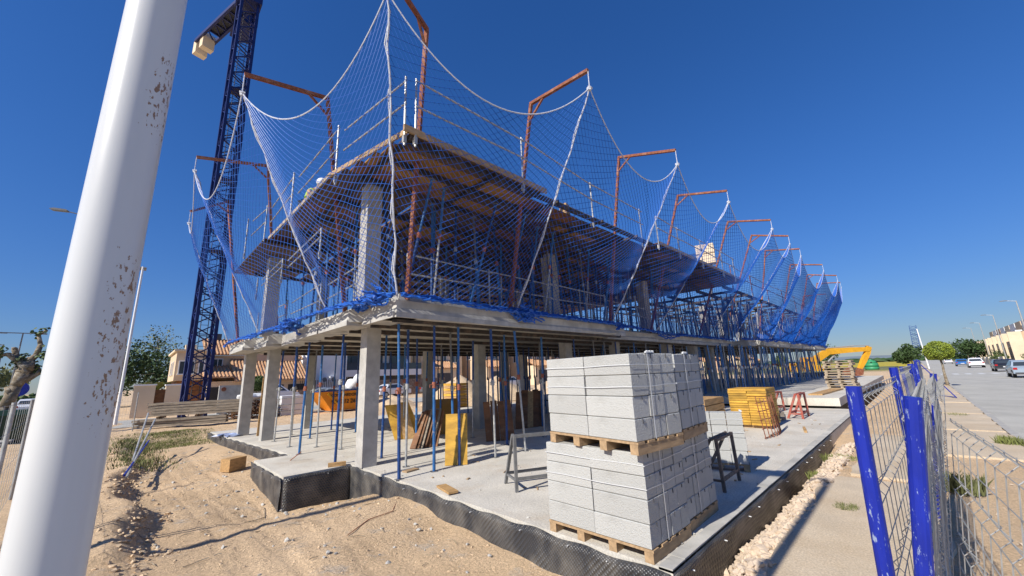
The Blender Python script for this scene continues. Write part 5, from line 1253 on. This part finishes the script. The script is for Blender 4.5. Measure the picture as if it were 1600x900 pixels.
def tiled(parent, x0, y0, x1, y1, z0, z1, slope='-x', ribs=True, st=.28, label=None, flare=.3):
    """one roof plane from the eaves (z0) to the ridge (z1); slope names the side of the eaves; ribs are rows of clay tiles"""
    g = MB(); th = .1
    if slope in ('-x','+x'):
        xa, xb = (x0, x1) if slope == '-x' else (x1, x0)
        g.add([(xa,y0,z0),(xa,y1,z0),(xb,y1,z1),(xb,y0,z1),(xa,y0,z0-th),(xa,y1,z0-th),(xb,y1,z1-th),(xb,y0,z1-th)], [(0,1,2,3),(7,6,5,4),(0,4,5,1),(1,5,6,2),(2,6,7,3),(3,7,4,0)])
        n = int((y1-y0)/st)
        for i in range(n): y = y0+(i+.5)*(y1-y0)/n; g.tube((xa,y,z0+.03),(xb,y,z1+.03),st*.27,6)
    else:
        ya, yb = (y0, y1) if slope == '-y' else (y1, y0)
        g.add([(x0,ya,z0),(x1,ya,z0),(x1,yb,z1),(x0,yb,z1),(x0,ya,z0-th),(x1,ya,z0-th),(x1,yb,z1-th),(x0,yb,z1-th)], [(3,2,1,0),(4,5,6,7),(0,4,5,1),(1,5,6,2),(2,6,7,3),(3,7,4,0)])
        n = int((x1-x0)/st)
        for i in range(n): x = x0+(i+.5)*(x1-x0)/n; g.tube((x,ya,z0+.03),(x,yb,z1+.03),st*.27,6)
    return g.build('roof', 'tile', parent)
# beige villa with tiled roofs
t = thing('villa', 'beige two-storey villa with several clay tile roofs behind the crane', 'house', (4,44,0))
MB().box(-.9,44.5,2.4,1.5,52,5.0).build('wall','beige',t); MB().box(-.6,45.4,-.1,1.5,52,2.4).build('wall','wooddark',t); MB().box(-1.1,44.3,5.0,1.7,52.2,5.18).build('cornice','cream',t); MB().box(-.3,45.4,5.18,.5,46.2,5.7).build('finial','cream',t)
MB().box(1.5,46.6,-.1,9.9,55,4.75).build('wall','beige',t); MB().box(1.5,43.4,-.1,9.7,46.6,2.2).build('wall','beige',t)
tiled(t,1.3,46.2,6.2,50.5,4.85,6.75,'-y'); tiled(t,6.2,46.3,10.2,50.5,4.4,6.1,'-y'); tiled(t,1.0,42.9,3.3,46.6,2.6,3.75,'-y'); tiled(t,3.4,42.9,9.9,46.6,2.2,4.4,'-y')
MB().box(5.6,46.1,4.2,9.2,46.5,4.9).build('gable','salmon',t)
for x in (-.45,.25,.95): window(x,44.5,3.0,.32,1.1,(0,-1),t,mull=False)
for y in (46.5,48.6): window(-.9,y,3.0,.5,1.1,(-1,0),t)
window(2.4,46.6,3.7,.7,.7,(0,-1),t)
for x in (2.4,4.6,6.9,8.8): MB().box(x-.75,43.37,.0,x+.75,43.397,1.7).build('arch_shade_panel','dark',t)  # flat near-black panels paint the shade of arches onto the solid wall
MB().tube((3.2,50.2,6.6),(3.2,50.2,8.0),.025,5).build('antenna','galvdark',t); MB().box(2.5,50,6.4,2.9,50.4,7.3).build('chimney','darkgrey',t); MB().tube((4.0,50.3,6.6),(4.0,50.3,7.8),.02,5).build('antenna','galvdark',t)
# modern white house
t = thing('modern_house', 'modern white cubic house with terrace glass and air conditioners behind the props', 'house', (18,50,0))
MB().box(11.3,47.0,-.1,15.3,58,5.9).build('wall','white',t); MB().box(15.3,49.0,-.1,26,58,2.3).build('wall','darkgrey',t); MB().box(15.3,47.4,2.3,26,58,3.1).build('balcony','white',t); MB().box(15.3,50.5,3.1,26,58,5.5).build('wall','white',t); MB().box(15.3,47.6,5.5,26.5,58,6.0).build('roof_slab','white',t)
MB().box(15.4,47.44,3.11,26,47.5,3.95).build('glass_balustrade','glass',t)
for x in (17.2,20.4,23.8): window(x,50.5,3.2,2.2,1.9,(0,-1),t,'darkgrey')
for x in (12.3,13.3): MB().box(x,46.6,1.7,x+.75,46.98,2.4).build('air_conditioner','white',t); MB().tube((x+.37,46.59,2.05),(x+.37,46.6,2.05),.26,14).build('fan_grille','galvdark',t)
t = thing('stone_wall', 'rubble stone garden wall with dark railing behind the orange skip', 'wall', (17,42,0)); MB().box(8.5,41.6,-.1,13.5,42,1.1).build('wall','stonewall',t); MB().box(13.5,41.6,-.1,26,42,1.75).build('wall','stonewall',t)
for k in range(26): MB().box(8.7+k*.18,41.7,1.1,8.75+k*.18,41.74,2.0).build('railing_bar','dark',t)
# further terrace houses behind the building
specs = [(27.5,50,'cream',6.4),(36.5,48,'beige',6.8),(46,46.5,'cream',6.2),(56,45,'salmon',6.9),(66,43,'cream',6.6),(78,41,'beige',6.8),(100,38,'cream',6.6),(112,37,'salmon',6.6),(125,36,'cream',6.6),(140,36,'beige',6.5)]
nm = ['cream house right of the modern white one','beige house seen above the larger earth mound','cream house behind the inner column','salmon house behind the props in the middle','cream house seen above the block pallets','beige house glimpsed right of the block pallets','cream house glimpsed through the middle props','salmon house glimpsed through the far props','cream house near the excavator','beige house beyond the excavator']
for k, (x, y, m, h) in enumerate(specs):
    t = thing('terrace_house', nm[k]+', two storeys with tiled roof', 'house', (x,y,0))
    MB().box(x,y,-.1,x+7.6,y+8,h).build('wall',m,t); MB().box(x+.6,y-2.2,-.1,x+5,y,3.2).build('porch_wall',m,t); tiled(t,x+.3,y-2.6,x+5.3,y,3.1,4.3,'-y',st=.4)
    tiled(t,x-.2,y-.4,x+7.8,y+4,h,h+1.8,'-y',st=.4)
    for dx in (1.6,4.0,6.2): window(x+dx,y,h-2.3,1.0,1.2,(0,-1),t)
    for dy in (2,5): window(x,y+dy,h-2.3,1.0,1.2,(-1,0),t)
    MB().box(x+1.4,y-2.22,0,x+3.8,y-2.2,2.4).build('garage_door','darkgrey',t); window(x+6.3,y,1.0,1.1,1.2,(0,-1),t)
# townhouse row across the road
row = thing('townhouse', 'x', 'townhouse', (0,0,-90), 'cream townhouses in the row across the road', local=True)
def townhouse(x, y, k, lab):
    t = thing('townhouse', lab, 'townhouse', (x,y,0), 'cream townhouses in the row across the road'); m = ('salmon','cream','beige')[k%3]
    w = 7.4; h = 6.8
    MB().box(x,y-10,-.1,x+w,y,h-1.0).build('wall',m,t); MB().box(x+.4,y-9,h-1.0,x+w-.6,y-2.2,h+1.6).build('roof_room','white' if k%2 else m,t)
    MB().box(x-.15,y-.3,h-1.0,x+w+.15,y+.5,h-.75).build('cornice','white',t); MB().box(x+.1,y+.02,3.1,x+w-.1,y+1.1,3.3).build('balcony','cream',t)
    MB().box(x+.1,y+1.02,3.3,x+w-.1,y+1.1,4.2).build('balcony_wall',m,t)
    MB().box(x-.12,y-.1,0,x+.12,y+1.5,h-1).build('party_wall','cream',t)
    for dx in (1.9,5.2): window(x+dx,y,3.5,1.6,2.2,(0,1),t,'dark'); window(x+dx,y,.5,1.7,2.0,(0,1),t,'dark')
    for dy in (3,6.5): window(x,y-dy,3.6,1.2,1.4,(-1,0),t)
    MB().box(x,y+2.6,-.1,x+w*.6,y+2.8,1.5).build('garden_wall','cream',t)
    for q in range(8): MB().box(x+w*.62+q*.34,y+2.66,-.1,x+w*.62+q*.34+.07,y+2.72,1.4).build('gate_bar','white',t)
bpy.data.objects.remove(row)
ords = ['first','second','third','fourth','fifth','sixth','seventh','eighth','ninth','tenth','eleventh']
for k in range(9): townhouse(110+k*7.6, -15.6-.05*k, k, ords[k]+' townhouse from the right edge, cream and salmon front with balcony')
for k, x in enumerate((60,68,76)): 
    t = thing('garden_wall', ('cream garden wall at the right edge by the silver car','cream garden wall behind the black car','cream garden wall in front of the first townhouse')[k], 'wall', (x,-14,0)); MB().box(x,-14.3,-.1,x+7.5,-14.1,1.4).build('wall','cream',t); MB().box(x,-14.35,1.4,x+7.5,-14.05,1.5).build('coping','white',t)
# far white-blue lattice mast
t = thing('site_flag_mast', 'far white pole with a blue lattice crane jib beside it above the trees', 'mast', (90,-3,0))
MB().tube((90,-3.0,0),(90,-2.8,6.6),.1,8,.07).build('pole','white',t); a, b = lattice((90.5,-2.2,3.5),(90.5,-2.4,7.2),.8,5,.08,.05); a.build('jib_chords','bluesteel',t); b.build('jib_bracing','bluesteel',t)
# ---------------------------------------------------------------- cars
def car(x, y, rz, m, label, suv=0, L=4.2):
    t = thing('parked_car', label, 'car', (x,y,-.15), 'cars on the road', rz, local=True); k = 1+.12*suv
    prof = [(0,.35),(.02,.75*k),(.25,.88*k),(.75,.92*k),(1.15,1.32*k),(1.45,1.43*k),(2.6,1.45*k),(3.3,.98*k),(4.1,.82*k),(4.2,.6),(4.2,.35)]
    prof = [(a*L/4.2-L/2, b) for a, b in prof]
    def ax(p, q, s=1):
        inset = .0 if p[1] < .95*k else (p[1]-.92*k)*.38
        return (p[0], q-math.copysign(inset, q), p[1])
    g = MB(); ns = 6; P2 = prof; n = len(P2); rows = []
    ys = [-.88,-.86,-.6,.6,.86,.88]
    for q in ys:
        e = .04 if abs(q) > .87 else 0
        rows.append([(ax(p,q)[0]*(1-e*.3), ax(p,q)[1], ax(p,q)[2]-e*(p[1] > .8)) for p in P2])
    for r in rows: g.v += r
    for i in range(len(ys)-1):
        for j in range(n): g.f.append((i*n+j, i*n+(j+1)%n, (i+1)*n+(j+1)%n, (i+1)*n+j)); g.m.append(0)
    g.f += [tuple(range(n)), tuple((len(ys)-1)*n+j for j in reversed(range(n)))]; g.m += [0,0]
    g.build('body', m, t, smooth=False)
    # glasshouse slightly proud
    gl = MB()
    for s in (-1,1):
        a = [(.95,1.0*k),(1.28,1.3*k),(1.5,1.37*k),(2.55,1.38*k),(3.1,1.0*k)]; a = [(p*L/4.2-L/2, z) for p, z in a]
        gl.add([(p, s*(.885-(z-.92*k)*.38), z) for p, z in a], [tuple(range(5)) if s < 0 else tuple(reversed(range(5)))])
    r0 = (.80*L/4.2-L/2, .96*k); r1 = (1.12*L/4.2-L/2, 1.285*k)
    gl.add([(r0[0]-.012,-.72,r0[1]),(r0[0]-.012,.72,r0[1]),(r1[0]-.012,.62,r1[1]),(r1[0]-.012,-.62,r1[1])],[(3,2,1,0)])
    f0 = (3.22*L/4.2-L/2, 1.03*k); f1 = (2.68*L/4.2-L/2, 1.40*k)
    gl.add([(f0[0]+.012,-.72,f0[1]),(f0[0]+.012,.72,f0[1]),(f1[0]+.012,.62,f1[1]),(f1[0]+.012,-.62,f1[1])],[(0,1,2,3)])
    gl.build('glazing','glass',t)
    for q in (.78,3.35):
        for s in (-1,1):
            c = (q*L/4.2-L/2, s*.80, .32); wl = MB().tube((c[0],c[1]-.1,c[2]),(c[0],c[1]+.1,c[2]),.33,20).build('wheel','rubber',t)
            r_ = MB().tube((c[0],s*.9,c[2]),(c[0],s*.912,c[2]),.2,14).build('rim','galv',None); r_.parent = wl
    for s in (-1,1):
        MB().box(-L/2-.015,s*.74-.11,.68*k,-L/2+.05,s*.74+.11,.84*k).build('tail_light','tail',t)
        MB().box(L/2-.05,s*.7-.14,.6*k,L/2+.01,s*.7+.14,.74*k).build('headlight','strap',t)
    MB().box(-L/2-.01,-.26,.5,-L/2+.02,.26,.62).build('number_plate','strap',t)
    MB().box(-L/2-.02,-.8,.3,-L/2+.2,.8,.45).build('bumper','darkgrey',t)
    return t
car(72,-9.0,0,'carblack','black hatchback driving away in the right lane of the road')
car(51,-8.1,0,'carsilver','silver-blue car cut by the right edge of the view')
car(100,-8.7,0,'carwhite','white car parked beyond the black one',1)
car(120,-8.2,0,'carblue','small blue car beyond the white one')
car(175,-8.4,0,'carwhite','tiny white car farthest down the road')
car(-10.5,60,R(95),'carwhite','white car far down the left street')
car(5.6,39.5,R(12),'carwhite','white van-like car parked behind the second concrete column',2.5,4.6)
car(17.5,39.6,R(10),'carwhite','white car parked in front of the modern house')
car(23.5,39.4,R(8),'cargrey','dark grey car parked right of the white one by the modern house')
car(36,40,R(5),'carwhite','white car parked in front of the cream terrace houses',1)
# ---------------------------------------------------------------- excavator
t = thing('excavator', 'yellow excavator with its arm raised beyond the far end of the building', 'excavator', (52.2,6.4,-.1), None, R(-42), True); t.scale = (.82,.82,.84)
bm_prof = [(-1.0,1.9),(0,2.9),(2.2,4.0),(5.5,4.05),(8.2,4.0),(8.6,3.7),(8.2,3.45),(5.5,3.35),(2.4,3.2),(.6,2.2),(-.4,1.6)]
MB().extr(bm_prof, lambda p, q: (p[0], q, p[1]), -.25, .25).build('boom','excyellow',t)
MB().extr([(8.2,4.15),(8.75,3.95),(8.35,3.1),(7.5,2.0),(6.5,.95),(6.2,1.15),(7.0,2.4),(7.7,3.3)], lambda p, q: (p[0], q, p[1]), -.2, .2).build('stick','excyellow',t)
MB().tube((2.4,0,4.1),(6.3,0,4.25),.09,8).tube((6.3,0,4.25),(8.6,0,4.2),.06,8).build('hydraulic_ram','galv',t); MB().tube((1.2,0,1.6),(3.4,0,3.2),.1,8).build('hydraulic_ram','galv',t); MB().tube((8.3,0,3.2),(6.8,0,1.3),.07,8).build('hydraulic_ram','galv',t)
MB().extr([(6.5,1.05),(5.4,1.35),(4.1,1.0),(3.9,.2),(5.0,.0),(6.3,.4)], lambda p, q: (p[0], q, p[1]), -.55, .55).build('bucket','rust',t)
for q in (-.4,-.13,.13,.4): MB().bar((3.95,q,.25),(3.5,q,.55),.1,.06).build('bucket_tooth','galvdark',t)
MB().extr([(-3.2,1.1),(.6,1.1),(.6,1.6),(-.6,1.9),(-1.0,2.3),(-3.2,2.2)], lambda p, q: (p[0], q, p[1]), -1.2, 1.2).build('body','excyellow',t)
MB().extr([(-.9,1.6),(.7,1.6),(.6,2.7),(.2,2.95),(-.9,2.95)], lambda p, q: (p[0], q, p[1]), .35, 1.2).build('cab','excyellow',t); MB().box(-.8,.34,2.0,.5,1.21,2.75).build('cab_glass','glass',t)
for s in (-1,1):
    MB().extr([(-2.2,.1),(-2.5,.5),(-2.2,.9),(1.9,.9),(2.2,.5),(1.9,.1)], lambda p, q: (p[0], q, p[1]), s*1.0-.28, s*1.0+.28).build('track','rubber',t)
# green bottle bank
t = thing('bottle_bank', 'green domed bottle bank in front of the yellow field', 'bottle bank', (100,4.5,-.1), None, 0, True)
g = MB(); n = 16; pr__ = [(1.0,0),(1.1,.6),(1.0,1.3),(.65,1.8),(.2,2.0)]
for (r0,z0),(r1,z1) in zip(pr__, pr__[1:]): g.tube((0,0,z0),(0,0,z1),r0,n,r1)
g.build('shell','igloo',t,smooth=True); MB().tube((0,0,2.0),(0,0,2.15),.18,8).build('lifting_ring','galvdark',t); MB().tube((-.93,-.1,1.4),(-.75,-.1,1.45),.16,10).build('bottle_hole','black',t)
for o in EMP:
    if '_w' in o: del o['_w']
